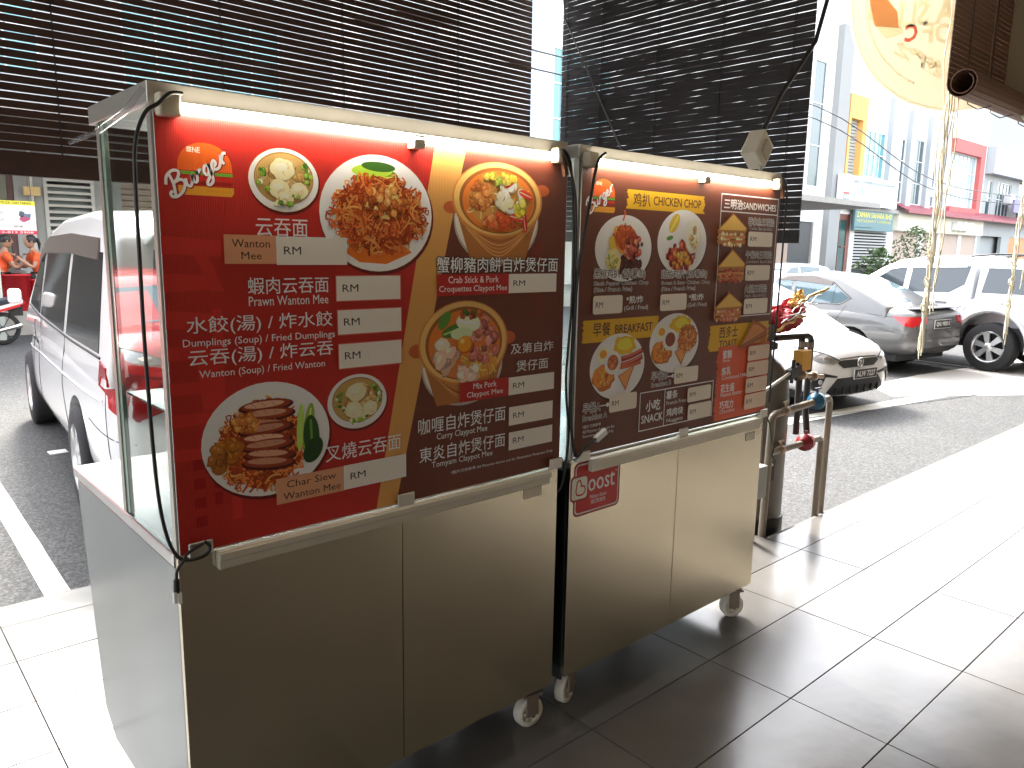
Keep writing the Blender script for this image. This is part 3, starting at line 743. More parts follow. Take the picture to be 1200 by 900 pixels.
P.ell(608, 745, 50, 62, '#c8beac', 24, wob=.04); P.up(); P.ell(606, 750, 46, 56, '#ddd3c0', 24, wob=.04); P.up(); blobs(P, 612, 745, 26, 36, 16, 10, ['#c9a878', '#d8c09a', '#b8935c'])
P.done('dish_print', label='printed plate of sour chicken chop with rice')
def brk(u, v, a, b, saus):
    plate(P, u, v, a, b)
    P.ell(u-a*.5, v-b*.28, a*.4, b*.4, '#a85a1c', 20, wob=.1); P.up(); P.ell(u-a*.52, v-b*.25, a*.35, b*.35, '#d0812c', 20, wob=.1); P.up(); blobs(P, u-a*.5, v-b*.25, a*.25, b*.25, 30, 7, ['#c06a20', '#dd9a44', '#b45a18'])
    P.poly([(u, v-b*.3), (u+a*.62, v-b*.02), (u+a*.3, v-b*.8)], '#a8632c'); P.up(); P.poly([(u+a*.05, v-b*.32), (u+a*.55, v-b*.07), (u+a*.3, v-b*.68)], '#c98a4a'); P.up()
    P.ell(u-a*.55, v+b*.4, a*.22, b*.25, '#d9cfb0', 16); P.up(); P.ell(u-a*.55, v+b*.42, a*.13, b*.13, '#c98a1c', 14); P.up()
    P.ell(u+a*.2, v+b*.62, a*.42, b*.3, '#c9a41c', 20, wob=.15); P.up(); P.ell(u+a*.22, v+b*.66, a*.28, b*.18, '#e2c23c', 16, wob=.15); P.up()
    if saus:
        for k in range(2):
            yy = v+b*(.28-.2*k); P.stroke([(u+a*.1, yy-8), (u+a*.5, yy), (u+a*.9, yy+16)], 19, '#8a2c1c', 5); P.up(); P.stroke([(u+a*.14, yy-4), (u+a*.5, yy+4), (u+a*.86, yy+18)], 8, '#c0604a', 5); P.up()
        P.stroke([(u+a*.05, v-b*.05), (u+a*.5, v-b*.02), (u+a*.85, v+b*.05)], 12, '#b05a30', 5); P.up()
    else: noodles(P, u+a*.52, v+b*.12, a*.42, b*.5, 90, ['#a8561c', '#c97a34', '#8f4414', '#dd9a50'], 5, 26)
    P.ell(u-a*.2, v+b*.13, a*.3, b*.36, '#d8d0c2', 24); P.up(); P.ell(u-a*.2, v+b*.16, a*.25, b*.3, '#ece6da', 24); P.up(); P.ell(u-a*.2, v+b*.14, a*.2, b*.24, '#7d2f18' if not saus else '#a8562c', 20); P.up()
    if saus: blobs(P, u-a*.2, v+b*.14, a*.13, b*.15, 14, 9, ['#b86a30', '#a24a20'])
brk(213, 292, 146, 115, True); P.done('dish_print', label='printed breakfast plate with sausages')
brk(535, 352, 152, 112, False); P.done('dish_print', label='printed breakfast plate with fried chicken')
P.layer = 330
def outl(t, x0, y0, x1, y1, b=.012): P.text(t, x0, y0, x1, y1, '#3a1a10', b, WT, .07)
outl('黑椒鸡扒 (饭/薯条)', 68, 594, 337, 630); outl('Black Pepper Chicken Chop', 70, 572, 357, 588, .0); outl('(Rice / French Fries)', 70, 550, 268, 568, .0)
outl('甜酸鸡扒 (饭/薯条)', 428, 590, 712, 624); outl('Sweet & Sour Chicken Chop', 431, 568, 735, 584, .0); outl('(Rice / French Fries)', 432, 545, 642, 563, .0)
P.text('*煎/炸', 239, 510, 330, 536, WT, .03); P.text('(Grill / Fried)', 230, 482, 360, 503, WT, .006)
P.text('*煎/炸', 603, 508, 698, 534, WT, .03); P.text('(Grill / Fried)', 599, 480, 722, 500, WT, .006)
outl('早餐A', 36, 144, 124, 180); outl('Breakfast A', 37, 118, 160, 138, .0); outl('早餐B', 398, 220, 496, 254); outl('Breakfast B', 400, 196, 520, 214, .0)
P.rect(124, 160, 160, 164, WT); P.ell(162, 162, 8, 8, WT, 14); P.rect(496, 226, 528, 230, WT); P.ell(528, 228, 8, 8, WT, 14)
P.text('*图片只供参考', 36, 92, 130, 104, WT, .01); P.text('All Pictures shown are for', 38, 75, 203, 87, WT, .01); P.text('Illustration Purposes Only.', 40, 57, 200, 70, WT, .01)
P.done('lettering')
for q in ((68, 479, 219, 541), (429, 476, 590, 537)): price(P, *q, BO2, '#d2c6b8', rr=True)
P.frame(338, 38, 803, 184, 4, WT); P.rect(484, 42, 488, 180, WT)
P.text('小吃', 376, 108, 460, 150, WT, .03); P.text('SNACK', 352, 66, 478, 96, WT, .035)
P.text('薯条', 495, 140, 566, 172, WT, .03); P.text('French Fries', 498, 118, 622, 133, WT, .004); P.text('鸡肉块', 501, 72, 606, 104, WT, .03); P.text('Nuggets', 504, 46, 606, 64, WT, .004)
P.done('lettering')
for q in ((630, 112, 788, 170), (638, 40, 796, 102), (170, 131, 320, 192), (537, 194, 691, 255)): price(P, *q, BO2, '#d2c6b8', rr=True)
P.frame(777, 432, 1200, 915, 4, WT); P.rect(781, 846, 1196, 850, WT)
P.text('三明治', 799, 858, 929, 896, WT, .04); P.text('SANDWICHES', 933, 862, 1184, 888, WT, .035)
outl('吞拿鱼三明治', 978, 800, 1178, 832); outl('Tuna Sandwich', 984, 783, 1166, 795, .0)
outl('午餐肉三明治', 976, 668, 1176, 698); outl('Luncheon Sandwich', 980, 650, 1180, 662, .0)
outl('火腿三明治', 984, 528, 1156, 560); outl('Ham Sandwich', 988, 510, 1150, 523, .0)
P.done('lettering')
for q in ((984, 716, 1172, 776), (980, 578, 1170, 641), (986, 440, 1170, 504)): price(P, *q, BO2, '#d2c6b8', rr=True)
def sandwich(u, v, a, b, fill):
    P.stroke([(u-4, v+b*.95), (u-4, v+b*1.25)], 3, '#a8632c', 0); P.ell(u-4, v+b*.98, 7, 7, '#b83a2c', 10); P.up()
    for k in range(3):
        yy = v-b*.15-k*b*.32
        P.poly([(u-a, yy), (u+a*.95, yy+4), (u+a*.9, yy-b*.2), (u-a*.95, yy-b*.22)], '#a8682c' if k % 2 == 0 else '#b87a3c'); P.up()
        blobs(P, u, yy-b*.24, a*.8, b*.05, 16, 8, fill)
    P.poly([(u-a, v-b*.1), (u-6, v+b), (u+6, v+b), (u+a, v+b*.1), (u+a*.95, v-b*.16), (u-a*.9, v-b*.2)], '#a8702a'); P.up()
    P.poly([(u-a*.9, v-b*.08), (u-4, v+b*.92), (u+6, v+b*.92), (u+a*.92, v+b*.1), (u+a*.85, v-b*.06)], '#d2a850'); P.up()
sandwich(866, 782, 104, 58, ['#d9b07a', '#c97a44', '#e2c79a']); P.done('dish_print', label='printed tuna sandwich'); sandwich(875, 640, 100, 60, ['#b0402c', '#c9653c', '#8f2c1c']); P.done('dish_print', label='printed luncheon meat sandwich')
sandwich(870, 478, 100, 52, ['#c97a5a', '#d9a080', '#b8563c']); P.done('dish_print', label='printed ham sandwich')
P.poly([(1085, 392), (1098, 408), (1180, 372), (1170, 300), (1150, 300)], '#a8622a'); P.up()
P.poly([(975, 312), (1060, 408), (1100, 404), (1168, 376), (1178, 352)], '#9a5624'); P.up(); P.poly([(990, 318), (1066, 396), (1100, 392), (1158, 366)], '#c07a38'); P.up()
for k in range(5): P.stroke([(1010+k*18, 330+k*6), (1060+k*16, 380-k*2)], 3, '#a8652c', 0)
P.poly([(975, 312), (1178, 352), (1176, 340), (985, 296)], '#8a4c20'); P.up(); P.ell(1064, 410, 8, 6, '#c9582c', 10)
P.done('dish_print', label='printed toast triangle')
for (t, e, yy, xr) in (('蜜糖', 'Honey', 266, 906), ('炼乳', 'Condensed Milk', 197, 1036), ('花生酱', 'Peanut Butter', 126, 1012), ('巧克力', 'Chocolate', 56, 962)):
    P.text(t, 850, yy, 850+(66 if len(t) == 2 else 100), yy+34, WT, .03); P.text(e, 853, yy-18, xr, yy-2, WT, .003)
P.done('lettering')
for k in range(4): price(P, 1039-k*1, 242-k*70, 1208, 304-k*69, BO2, '#d9b8a4', rr=True)

# ---- sticker on cart 2 (flat print)
st = MB().box(1.862, 1.87, 1.7392, 1.7394, .80, .81)
P = Print(cart2, (1.862, .763), 1.7396)
P.rrect(-8, -8, 234, 186, 22, '#8f1a18'); P.up(); P.rrect(-1, -1, 227, 179, 17, '#e6d8cc'); P.up(); P.rrect(4, 4, 222, 174, 14, '#b02620'); P.up()
P.rrect(-24, 48, 66, 140, 16, '#8f1a18'); P.up(); P.rrect(-17, 55, 60, 133, 12, '#ddd0c2'); P.up()
P.stroke([(10, 118), (4, 84), (14, 70), (40, 70), (50, 84), (44, 98), (30, 100), (30, 108), (22, 122), (10, 118)], 6, '#a8231f', 5); P.up()
P.text('We prefer', 62, 146, 158, 164, '#e8dccf', .012); P.text('oost', 66, 72, 205, 124, '#e8dccf', .022); P.text('TM', 206, 122, 218, 128, '#e8dccf', .0)
P.text('Pilihan Kami', 76, 44, 162, 58, '#e8dccf', .0); P.text('我们的首选', 82, 24, 158, 40, '#e8dccf', .01)
P.done('payment_sticker', cart2, 'red payment sticker with a heart on the left steel door')
# small pale tape patches
box('tape_patch', CAPP, cart1, 1.62, 1.70, 1.7375, 1.7392, .872, .905); box('tape_patch', CAPP, cart2, 2.93, 3.0, 1.7375, 1.7392, .86, .895)

# ---- cables on the carts
def cable(pts, r, root, name='cable', m=BLACK):
    return MB().tube(catmull(pts, 6), r, 7).build(name, m, root)
cable([(.60, 1.705, 1.972), (.572, 1.695, 1.967), (.549, 1.70, 1.945), (.524, 1.70, 1.925), (.504, 1.70, 1.876), (.497, 1.70, 1.81), (.495, 1.70, 1.64), (.494, 1.70, 1.43), (.499, 1.70, 1.17), (.510, 1.70, 1.05),
       (.531, 1.705, .983), (.558, 1.705, .962), (.595, 1.70, .967), (.605, 1.70, .985), (.595, 1.702, .998)], .0042, cart1)
cable([(.595, 1.712, .99), (.56, 1.708, .978), (.546, 1.70, .965), (.531, 1.70, .947), (.528, 1.70, .925)], .0038, cart1)
MB().tube([(.528, 1.70, .925), (.527, 1.70, .895)], .007, 8).build('connector_sleeve', BLACK, cart1)
cn = MB(); cn.box(.519, .526, 1.694, 1.706, .872, .898); cn.box(.529, .536, 1.694, 1.706, .868, .894); cn.build('connector', WHITEP, cart1)
for dx, dy in ((0, 0), (.01, .01)):
    cable([(1.71+dx, 1.70, 1.965), (1.74+dx, 1.70, 1.93), (1.775, 1.70+dy, 1.84), (1.79, 1.705+dy, 1.70), (1.796-dx, 1.71, 1.5), (1.80-dx*2, 1.72, 1.25), (1.81, 1.73, 1.05), (1.80, 1.74, .9), (1.785, 1.75, .86)], .0042, cart1)
cable([(1.91, 1.70, 1.972), (1.88, 1.70, 1.95), (1.862, 1.70, 1.90), (1.85, 1.70, 1.84), (1.828, 1.70, 1.74), (1.805, 1.705, 1.6), (1.80, 1.71, 1.4), (1.806, 1.72, 1.15), (1.83, 1.715, .99), (1.87, 1.71, 1.01), (1.93, 1.71, 1.035)], .005, cart2)
cable([(3.0, 1.70, 1.972), (3.03, 1.70, 1.955), (3.05, 1.70, 1.90), (3.068, 1.71, 1.82), (3.07, 1.715, 1.4), (3.068, 1.72, 1.02)], .004, cart2)
MB().obox((1.95, 1.712, 1.04), (.025, 0, .012), (0, .008, 0), (-.004, 0, .009)).build('connector', WHITEP, cart2)
MB().obox((1.735, 1.712, 1.925), (.010, 0, -.035), (0, .006, 0), (.008, 0, .003)).build('strap_clip', mat('brown_strap', (.2, .1, .06), .5), cart1)
MB().obox((3.03, 1.712, 1.93), (.010, 0, -.035), (0, .006, 0), (.008, 0, .003)).build('strap_clip', bpy.data.materials['brown_strap'], cart2)

# ---- switch box on its stalk above cart 2
sb = empty('switch_box', (3.2, 1.96, 1.99), 'small ivory electric box on a stalk above the right cart', 'switch box')
MB().tube([(3.215, 1.93, 1.992), (3.225, 1.94, 2.06)], .009, 8).build('stalk', ALU, sb)
m_ = MB(); m_.obox((3.215, 1.955, 2.125), (.058, .01, -.032), (0, .04, 0), (.034, 0, .052)); bevel(m_.build('housing', CAPP, sb), .006)
m_ = MB(); m_.obox((3.225, 1.912, 2.122), (.03, .005, -.018), (0, .004, 0), (.018, 0, .028)); m_.build('cover_plate', mat('aged_ivory', (.5, .45, .33), .5), sb)
tag(MB().tube([(3.24, 1.97, 2.165), (3.55, 2.05, 2.42), (3.86, 2.06, 2.72), (3.87, 2.0, 3.0), (3.88, 1.96, 3.97)], .011, 8).build('conduit', BLACK), 'black conduit running up from the switch box to the ceiling', 'pipe')
tag(MB().tube([(3.86, 3.29, 2.27), (3.86, 3.83, 3.16), (3.86, 3.97, 3.95)], .0055, 6).build('pull_cord', mat('grey_cord', (.16, .16, .16), .6)), 'thin straight cord slanting across the right dark blind', 'cord')

# ------------------------------------------------------------------ filter tank and pipes
TANKM = mat('grey_tank', (.16, .145, .125), .32, noise=.12, nscale=6)
TX, TY = 4.29, 2.47
tank = empty('water_filter_tank', (TX, TY, GZ), 'tall grey water filter tank with black base and valve head', 'water tank')
MB().lathe([(0, .12), (.16, .12), (.178, .2), (.176, .92), (.168, 1.0), (.158, 1.08), (.115, 1.15), (.07, 1.19), (.055, 1.20), (.05, 1.24), (0, 1.24)], (TX, TY, GZ), 'z', 40).build('vessel', TANKM, tank)
MB().lathe([(0, 0), (.19, 0), (.19, .19), (.180, .2), (0, .2)], (TX, TY, GZ), 'z', 32).build('base', mat('black_base', (.014, .018, .024), .35), tank)
m_ = MB(); m_.lathe([(.05, 1.235), (.085, 1.24), (.085, 1.275), (.05, 1.285), (.05, 1.30), (0, 1.30)], (TX, TY, GZ), 'z', 20); m_.box(TX-.06, TX+.05, TY-.05, TY+.05, GZ+1.29, GZ+1.39); bevel(m_.build('valve_head', mat('dark_plastic', (.04, .038, .036), .4), tank), .005)
lb = MB(); lb.obox((TX-.094, TY-.154, .36), (.026, -.0172, 0), (-.0012, -.0018, 0), (0, 0, .06)); lb.build('rating_plate', mat('brown_label', (.10, .07, .055), .4), tank)
lb = MB(); lb.obox((TX-.0955, TY-.1565, .40), (.018, -.0119, 0), (-.0006, -.0009, 0), (0, 0, .008)); lb.build('rating_plate_text', WHITEP, tank)
PVC = mat('beige_pvc_pipe', (.26, .22, .17), .4, noise=.2, nscale=9); PVCB = mat('dark_pvc_pipe', (.045, .04, .04), .4, noise=.3, nscale=20)
BRASS = mat('brass_fitting', (.42, .3, .2), .35, .6)
pg = empty('pipe_rack', (3.95, 2.23, GZ), 'beige upright water pipes with blue and red valves at the pavement edge', 'water pipes')
def pipe(pts, r, m=PVC, name='pipe'):
    o = MB().tube(pts, r, 12).build(name, m, pg); return o
def elbow(a, b, c_, r):  # rounded corner path
    a, b, c_ = map(Vector, (a, b, c_)); d1 = (a-b).normalized()*.03; d2 = (c_-b).normalized()*.03
    return [a, b+d1, b+d1*.35+d2*.35, b+d2, c_]
py = 2.255
def front(xa): return xa*py/ (1.9*1.2)
pA = (4.12, py); pB = (4.01, py+.03)
XA = 4.10; XB = 4.02; XC = 4.66; XD = 4.75
hz1, hz2 = .735, .505
pipe(elbow((4.05, py, GZ), (4.07, py, hz1), (4.62, py, hz1+.02), .023), .022); pipe([(4.62, py, hz1+.02), (XD, py, hz1+.02)], .022)
pipe(elbow((XD+.03, py, GZ), (XD+.03, py, hz1+.02), (XD-.05, py, hz1+.02), .02), .020)
pipe(elbow((3.915, py-.01, 0), (3.925, py-.01, hz1-.03), (4.0, py+.06, hz1-.03), .02), .020)
pipe([(4.06, py, hz2), (4.52, py, hz2)], .019); pipe(elbow((4.70, py, GZ), (4.70, py, hz2), (4.5, py, hz2), .019), .019)
for (x, z, m_c, nm) in ((4.60, hz1+.02, mat('blue_valve', (.02, .13, .24), .35), 'blue_valve'), (4.50, hz2, mat('red_valve', (.35, .03, .04), .35), 'red_valve')):
    v_ = MB(); v_.lathe([(0, -.055), (.028, -.055), (.030, -.034), (.050, -.032), (.050, .032), (.030, .034), (.028, .055), (0, .055)], (x, py, z), 'x', 20)
    v_.lathe([(.040, -.013), (.054, -.011), (.054, .004), (.040, .006)], (x, py, z), 'x', 20); v_.tube([(x, py, z+.03), (x, py, z+.075)], .008, 8)
    vo = v_.build('valve', m_c, pg); vo['label'] = nm.replace('_', ' ')+' on a horizontal pipe'
    if nm == 'blue_valve': MB().box(x-.035, x+.04, py-.008, py+.008, z+.076, z+.086).build('valve_handle', PVCB, pg)
for (x, z) in ((4.22, hz1+.005), (4.2, hz2)):
    v_ = MB(); v_.lathe([(0, -.02), (.027, -.02), (.027, .02), (0, .02)], (x, py, z), 'x', 14); v_.tube([(x, py, z), (x, py, z+.055)], .006, 8); v_.tube([(x-.02, py, z+.055), (x+.02, py, z+.055)], .007, 8); v_.build('stopcock', BRASS, pg)
bpz = 1.15
for nm, pts in (('a', elbow((4.36, 2.44, bpz), (4.63, 2.34, bpz+.01), (4.63, 2.34, hz1-.05), .02)), ('b', [(4.54, 2.355, bpz-.005), (4.54, 2.345, hz2+.03)]), ('c', [(4.63, 2.34, hz1-.05), (4.60, 2.3, hz2+.02)])):
    pipe(pts, .020, PVCB)
for (x, z) in ((4.54, bpz-.04), (4.63, bpz-.05)):
    MB().tube([(x, 2.345, z-.018), (x, 2.345, z+.018)], .026, 12).build('pipe_collar', mat('pale_collar', (.3, .27, .24), .5), pg)
cable([(3.95, py-.01, .78), (4.0, py-.025, .70), (4.03, py-.03, .6), (4.08, py-.02, .55), (4.05, py-.03, .50), (4.1, py-.03, .46)], .004, pg, 'loose_wire', mat('green_wire', (.02, .05, .03), .5))
# brass cock and lever in the middle, yellow box
m_ = MB(); m_.tube([(4.36, 2.30, .945), (4.70, 2.28, .90)], .015, 10); m_.lathe([(0, -.02), (.03, -.02), (.03, .02), (0, .02)], (4.46, 2.295, .93), 'x', 14); m_.lathe([(0, -.02), (.028, -.02), (.028, .02), (0, .02)], (4.60, 2.29, .91), 'x', 14); m_.build('brass_fitting', BRASS, pg)
m_ = MB(); m_.tube([(3.75, 2.22, .86), (4.34, 2.27, .985)], .009, 8); m_.build('lever_rod', ALU, pg)
m_ = MB(); m_.obox((4.31, 2.27, .965), (.06, 0, .012), (0, .02, 0), (-.006, 0, .03)); m_.tube([(4.29, 2.27, .9), (4.30, 2.27, 1.04)], .011, 8); m_.tube([(4.34, 2.27, .91), (4.35, 2.27, 1.02)], .009, 8); m_.build('clamp', TRIM, pg)
yb_ = MB().box(4.40, 4.52, 2.27, 2.33, .962, 1.085); bevel(tag(yb_.build('yellow_box', mat('yellow_card', (.72, .36, .03), .5)), 'small yellow box resting on the brass pipe fitting', 'box'), .004)
# grey concrete/steel stub behind cart 2
bevel(box('side_shelf_box', mat('pale_grey_enamel', (.40, .42, .40), .5), cart2, 3.066, 3.52, 1.95, 2.09, .43, .60), .006)
# festive red and gold cloth
RED = mat('red_cloth', (.42, .02, .035), .65, noise=.3, nscale=14); GOLD = mat('gold_tinsel', (.75, .48, .16), .35, .4)
fc = empty('festive_decoration', (4.5, 2.45, 1.17), 'crumpled red and gold festive cloth on top of the filter tank pipes', 'decoration')
random.seed(11)
def crumple(c, rx, ry, rz, amp, n=14):
    mb = MB(); vs = []
    for i in range(n+1):
        ph = math.pi*i/n
        for k in range(2*n):
            t = math.pi*k/n; q = 1+amp*math.sin(5*t+3*ph)+random.uniform(-amp, amp)*.6
            vs.append((c[0]+rx*q*math.sin(ph)*math.cos(t), c[1]+ry*q*math.sin(ph)*math.sin(t), c[2]+rz*q*math.cos(ph)))
    fs = [(i*2*n+k, i*2*n+(k+1) % (2*n), (i+1)*2*n+(k+1) % (2*n), (i+1)*2*n+k) for i in range(n) for k in range(2*n)]
    return mb.add(vs, fs)
DX, DY = .42, -.02
crumple((4.06+DX, 2.50+DY, 1.26), .20, .08, .075, .18).build('cloth', RED, fc)
crumple((4.18+DX, 2.48+DY, 1.33), .08, .06, .05, .25).build('cloth', RED, fc)
for k in range(5):
    pts = []; x, z = 3.88+DX+.02*k, 1.21+.04*k
    for i in range(9): pts.append((x+i*.045, 2.42+DY-.02*k+random.uniform(-.01, .01), z+i*.010+random.uniform(-.016, .016)))
    MB().tube(catmull(pts, 3), .009 if k in (0, 4) else .004, 6).build('gold_braid' if k in (0, 4) else 'white_stripe', GOLD if k in (0, 4) else WHITEP, fc)
crumple((4.20+DX, 2.46+DY, 1.40), .035, .03, .035, .3, 8).build('tassel', GOLD, fc); crumple((4.13+DX, 2.45+DY, 1.36), .04, .03, .03, .3, 8).build('tassel', GOLD, fc)
MB().tube([(4.34, 2.52, 1.20), (4.345, 2.52, 1.08), (4.35, 2.53, 1.0)], [.05, .045, .02], 10).build('hanging_end', RED, fc)
tag(crumple((4.40, 2.62, .04), .05, .06, .19, .15, 10).build('red_bag', RED), 'red and white patterned cloth bag behind the foot of the tank', 'bag')

# ------------------------------------------------------------------ vehicles
def evalmesh(o):
    dg = bpy.context.evaluated_depsgraph_get(); me = bpy.data.meshes.new_from_object(o.evaluated_get(dg)); return me

def loft_body(st, arches):
    """st: list of (y, zb, zmid, zt, hwb, hwm, hwt, crown)"""
    mb = MB(); vs = []; N = 11
    for (y, zb, zm, zt, hb, hm, ht, cr) in st:
        half = [(hb, zb), (hm*.995, zb+(zm-zb)*.45), (hm, zm), (ht+(hm-ht)*.35, zt-(zt-zm)*.3), (ht*.93, zt), ]
        ring = [(-x, z) for x, z in half]+[(0, zt+cr)]+[(x, z) for x, z in half[::-1]]
        vs += [(x, y, z) for x, z in ring]
    fs = []
    for i in range(len(st)-1):
        for k in range(N): fs.append((i*N+k, i*N+(k+1) % N, (i+1)*N+(k+1) % N, (i+1)*N+k))
    fs += [tuple(range(N))[::-1], tuple(range((len(st)-1)*N, len(st)*N))]
    mb.add(vs, fs, True); me = mb.mesh('b')
    o = bpy.data.objects.new('tmp', me); COL.objects.link(o)
    s_ = o.modifiers.new('s', 'SUBSURF'); s_.levels = 2; s_.render_levels = 2
    cu = MB()
    for (ya, za, ra, hw) in arches:
        for sx in (-1, 1): cu.lathe([(0, -.25), (ra, -.25), (ra, .35), (0, .35)], (sx*(hw-.05) if sx > 0 else -hw-.05, ya, za), 'x', 28, False)
    co = bpy.data.objects.new('cut', cu.mesh('c')); COL.objects.link(co)
    b_ = o.modifiers.new('b', 'BOOLEAN'); b_.operation = 'DIFFERENCE'; b_.object = co; b_.solver = 'EXACT'
    me2 = evalmesh(o)
    bpy.data.objects.remove(o); bpy.data.objects.remove(co)
    for p in me2.polygons: p.use_smooth = True
    return me2

def smooth_angle(me, ang=35):
    try: me.set_sharp_from_angle(angle=R(ang))
    except Exception: pass

def greenhouse(prof, hb, hr, z0, z1):
    """prof: side outline (y, z) anticlockwise from the front base; width interpolates with height"""
    hw = lambda z: hb+(hr-hb)*max(0, min(1, (z-z0)/(z1-z0)))**1.3
    n = len(prof); vs = [(-hw(z), y, z) for y, z in prof]+[(hw(z), y, z) for y, z in prof]
    mid = [(0, y+.0, z+(.035 if z > z0+.2 else .0)) for y, z in prof]
    vs += mid
    fs = [tuple(range(n)), tuple(range(n, 2*n))[::-1]]
    for i in range(n-1):
        fs.append((i, 2*n+i, 2*n+i+1, i+1)); fs.append((2*n+i, n+i, n+i+1, 2*n+i+1))
    mb = MB().add(vs, fs); me = mb.mesh('g')
    o = bpy.data.objects.new('tmp', me); COL.objects.link(o)
    b_ = o.modifiers.new('b', 'BEVEL'); b_.width = .045; b_.segments = 4; b_.limit_method = 'ANGLE'; b_.angle_limit = R(25)
    me2 = evalmesh(o); bpy.data.objects.remove(o)
    for p in me2.polygons: p.use_smooth = True
    smooth_angle(me2, 50)
    return me2

class Proj:
    def __init__(s, meshes):
        vs = []; fs = []
        for me in meshes:
            n = len(vs); vs += [v.co.copy() for v in me.vertices]; fs += [tuple(n+i for i in p.vertices) for p in me.polygons]
        s.b = BVHTree.FromPolygons(vs, fs)
    def hit(s, axis, sgn, a, b):
        if axis == 'x': o, d = Vector((sgn*4, a, b)), Vector((-sgn, 0, 0))
        elif axis == 'y': o, d = Vector((a, sgn*6, b)), Vector((0, -sgn, 0))
        else: o, d = Vector((a, b, 4)), Vector((0, 0, -1))
        h = s.b.ray_cast(o, d)
        return h[0]
    def patch(s, poly, axis, sgn, off=.004, cuts=4, thick=.01):
        bm = bmesh.new(); vs = [bm.verts.new((p[0], p[1], 0)) for p in poly]; bm.faces.new(vs)
        bmesh.ops.triangulate(bm, faces=bm.faces)
        for _ in range(cuts):
            ed = [e for e in bm.edges if e.calc_length() > .07]
            if not ed: break
            bmesh.ops.subdivide_edges(bm, edges=ed, cuts=1, use_grid_fill=False)
            bmesh.ops.triangulate(bm, faces=[f_ for f_ in bm.faces if len(f_.verts) > 3])
        ok = True; last = None
        for v in bm.verts:
            h = s.hit(axis, sgn, v.co.x, v.co.y)
            if h is None: h = last or Vector((0, 0, 0))
            last = h
            o = {'x': Vector((sgn*off, 0, 0)), 'y': Vector((0, sgn*off, 0)), 'z': Vector((0, 0, off))}[axis]
            v.co = h+o
        d = {'x': Vector((-sgn, 0, 0)), 'y': Vector((0, -sgn, 0)), 'z': Vector((0, 0, -1))}[axis]*thick
        # rim skirt so that the patch has thickness
        for e in [e for e in bm.edges if e.is_boundary]:
            a, b = e.verts; c1_, c2_ = bm.verts.new(a.co+d), bm.verts.new(b.co+d); bm.faces.new((a, b, c2_, c1_))
        me = bpy.data.meshes.new('p'); bmesh.ops.recalc_face_normals(bm, faces=bm.faces); bm.to_mesh(me); bm.free()
        for p in me.polygons: p.use_smooth = True
        smooth_angle(me, 40)
        return me
    def line(s, pts, axis, sgn, r=.004, off=.0):
        out = []
        for i in range(len(pts)-1):
            n = max(1, int(math.hypot(pts[i+1][0]-pts[i][0], pts[i+1][1]-pts[i][1])/.06))
            for k in range(n): out.append(tuple(pts[i][j]+(pts[i+1][j]-pts[i][j])*k/n for j in (0, 1)))
        out.append(pts[-1]); P3 = [s.hit(axis, sgn, *p) for p in out]; P3 = [p for p in P3 if p]
        return MB().tube(P3, r, 5)

Z0 = Vector((0, 0, 0))
def wheel(root, x, y, r, wd, style, sgn):
    t = MB(); t.lathe([(r*.62, -wd/2), (r*.9, -wd/2), (r*.985, -wd*.42), (r, -wd*.3), (r, wd*.3), (r*.985, wd*.42), (r*.9, wd/2), (r*.62, wd/2), (r*.62, -wd/2)], (x, y, r), 'x', 36, True, False)
    wo = t.build('wheel', TYRE, root, Z0)
    m_ = MB(); s_ = sgn
    m_.lathe([(r*.63, s_*wd*.47), (r*.66, s_*wd*.50), (r*.60, s_*wd*.50), (r*.57, s_*wd*.30), (r*.57, -s_*wd*.1)], (x, y, r), 'x', 36, True, False)
    ns = style
    for k in range(ns):
        a = 2*math.pi*k/ns+.3
        d = Vector((0, math.cos(a), math.sin(a))); tn = Vector((0, -math.sin(a), math.cos(a)))
        c0 = Vector((x+s_*wd*.40, y, r)); w0, w1 = r*.13, r*.17
        p0, p1 = c0+d*r*.13, c0+d*r*.59
        vs = [p0-tn*w0*.6, p0+tn*w0*.6, p1+tn*w1*.75, p1-tn*w1*.75]; bk = Vector((-s_*.03, 0, 0)); fr_ = Vector((s_*.012, 0, 0))
        vs = [vs[0]+fr_, vs[1]+fr_, vs[2], vs[3]]+[v+bk for v in vs]
        m_.add(vs, [(0,1,2,3), (7,6,5,4), (0,4,5,1), (1,5,6,2), (2,6,7,3), (3,7,4,0)])
    m_.lathe([(0, s_*wd*.46), (r*.17, s_*wd*.45), (r*.19, s_*wd*.36), (r*.19, s_*wd*.2)], (x, y, r), 'x', 20)
    m_.build('rim', RIM, wo, Z0)
    MB().lathe([(0, s_*wd*.12), (r*.57, s_*wd*.12)], (x, y, r), 'x', 24).build('brake_disc', TRIM, wo, Z0)

def plate_text(root, body, c, wd, ht, axis, sgn, name='number_plate'):
    """c = centre of the plate, facing +-y"""
    x, y, z = c
    po = MB().box(x-wd/2-.008, x+wd/2+.008, y-.006, y+.006, z-ht/2-.008, z+ht/2+.008).build(name, WHITEP, root, Z0)
    MB().box(x-wd/2, x+wd/2, y+sgn*.004-.004, y+sgn*.004+.004, z-ht/2, z+ht/2).build('plate_face', PLATE, po, Z0)
    vs, fs = text_mesh(body, .03, 2)
    q = MB(); yy = y+sgn*.0095
    f_ = (lambda a: a) if sgn < 0 else (lambda a: 1-a)
    n = len(vs)
    q.add([(x-wd*.43+wd*.86*f_(a), yy, z-ht*.33+ht*.66*b) for a, b in vs]+[(x-wd*.43+wd*.86*f_(a), yy-sgn*.001, z-ht*.33+ht*.66*b) for a, b in vs], fs+[tuple(n+i for i in g)[::-1] for g in fs])
    q.build('plate_characters', WHITEP, po, Z0)

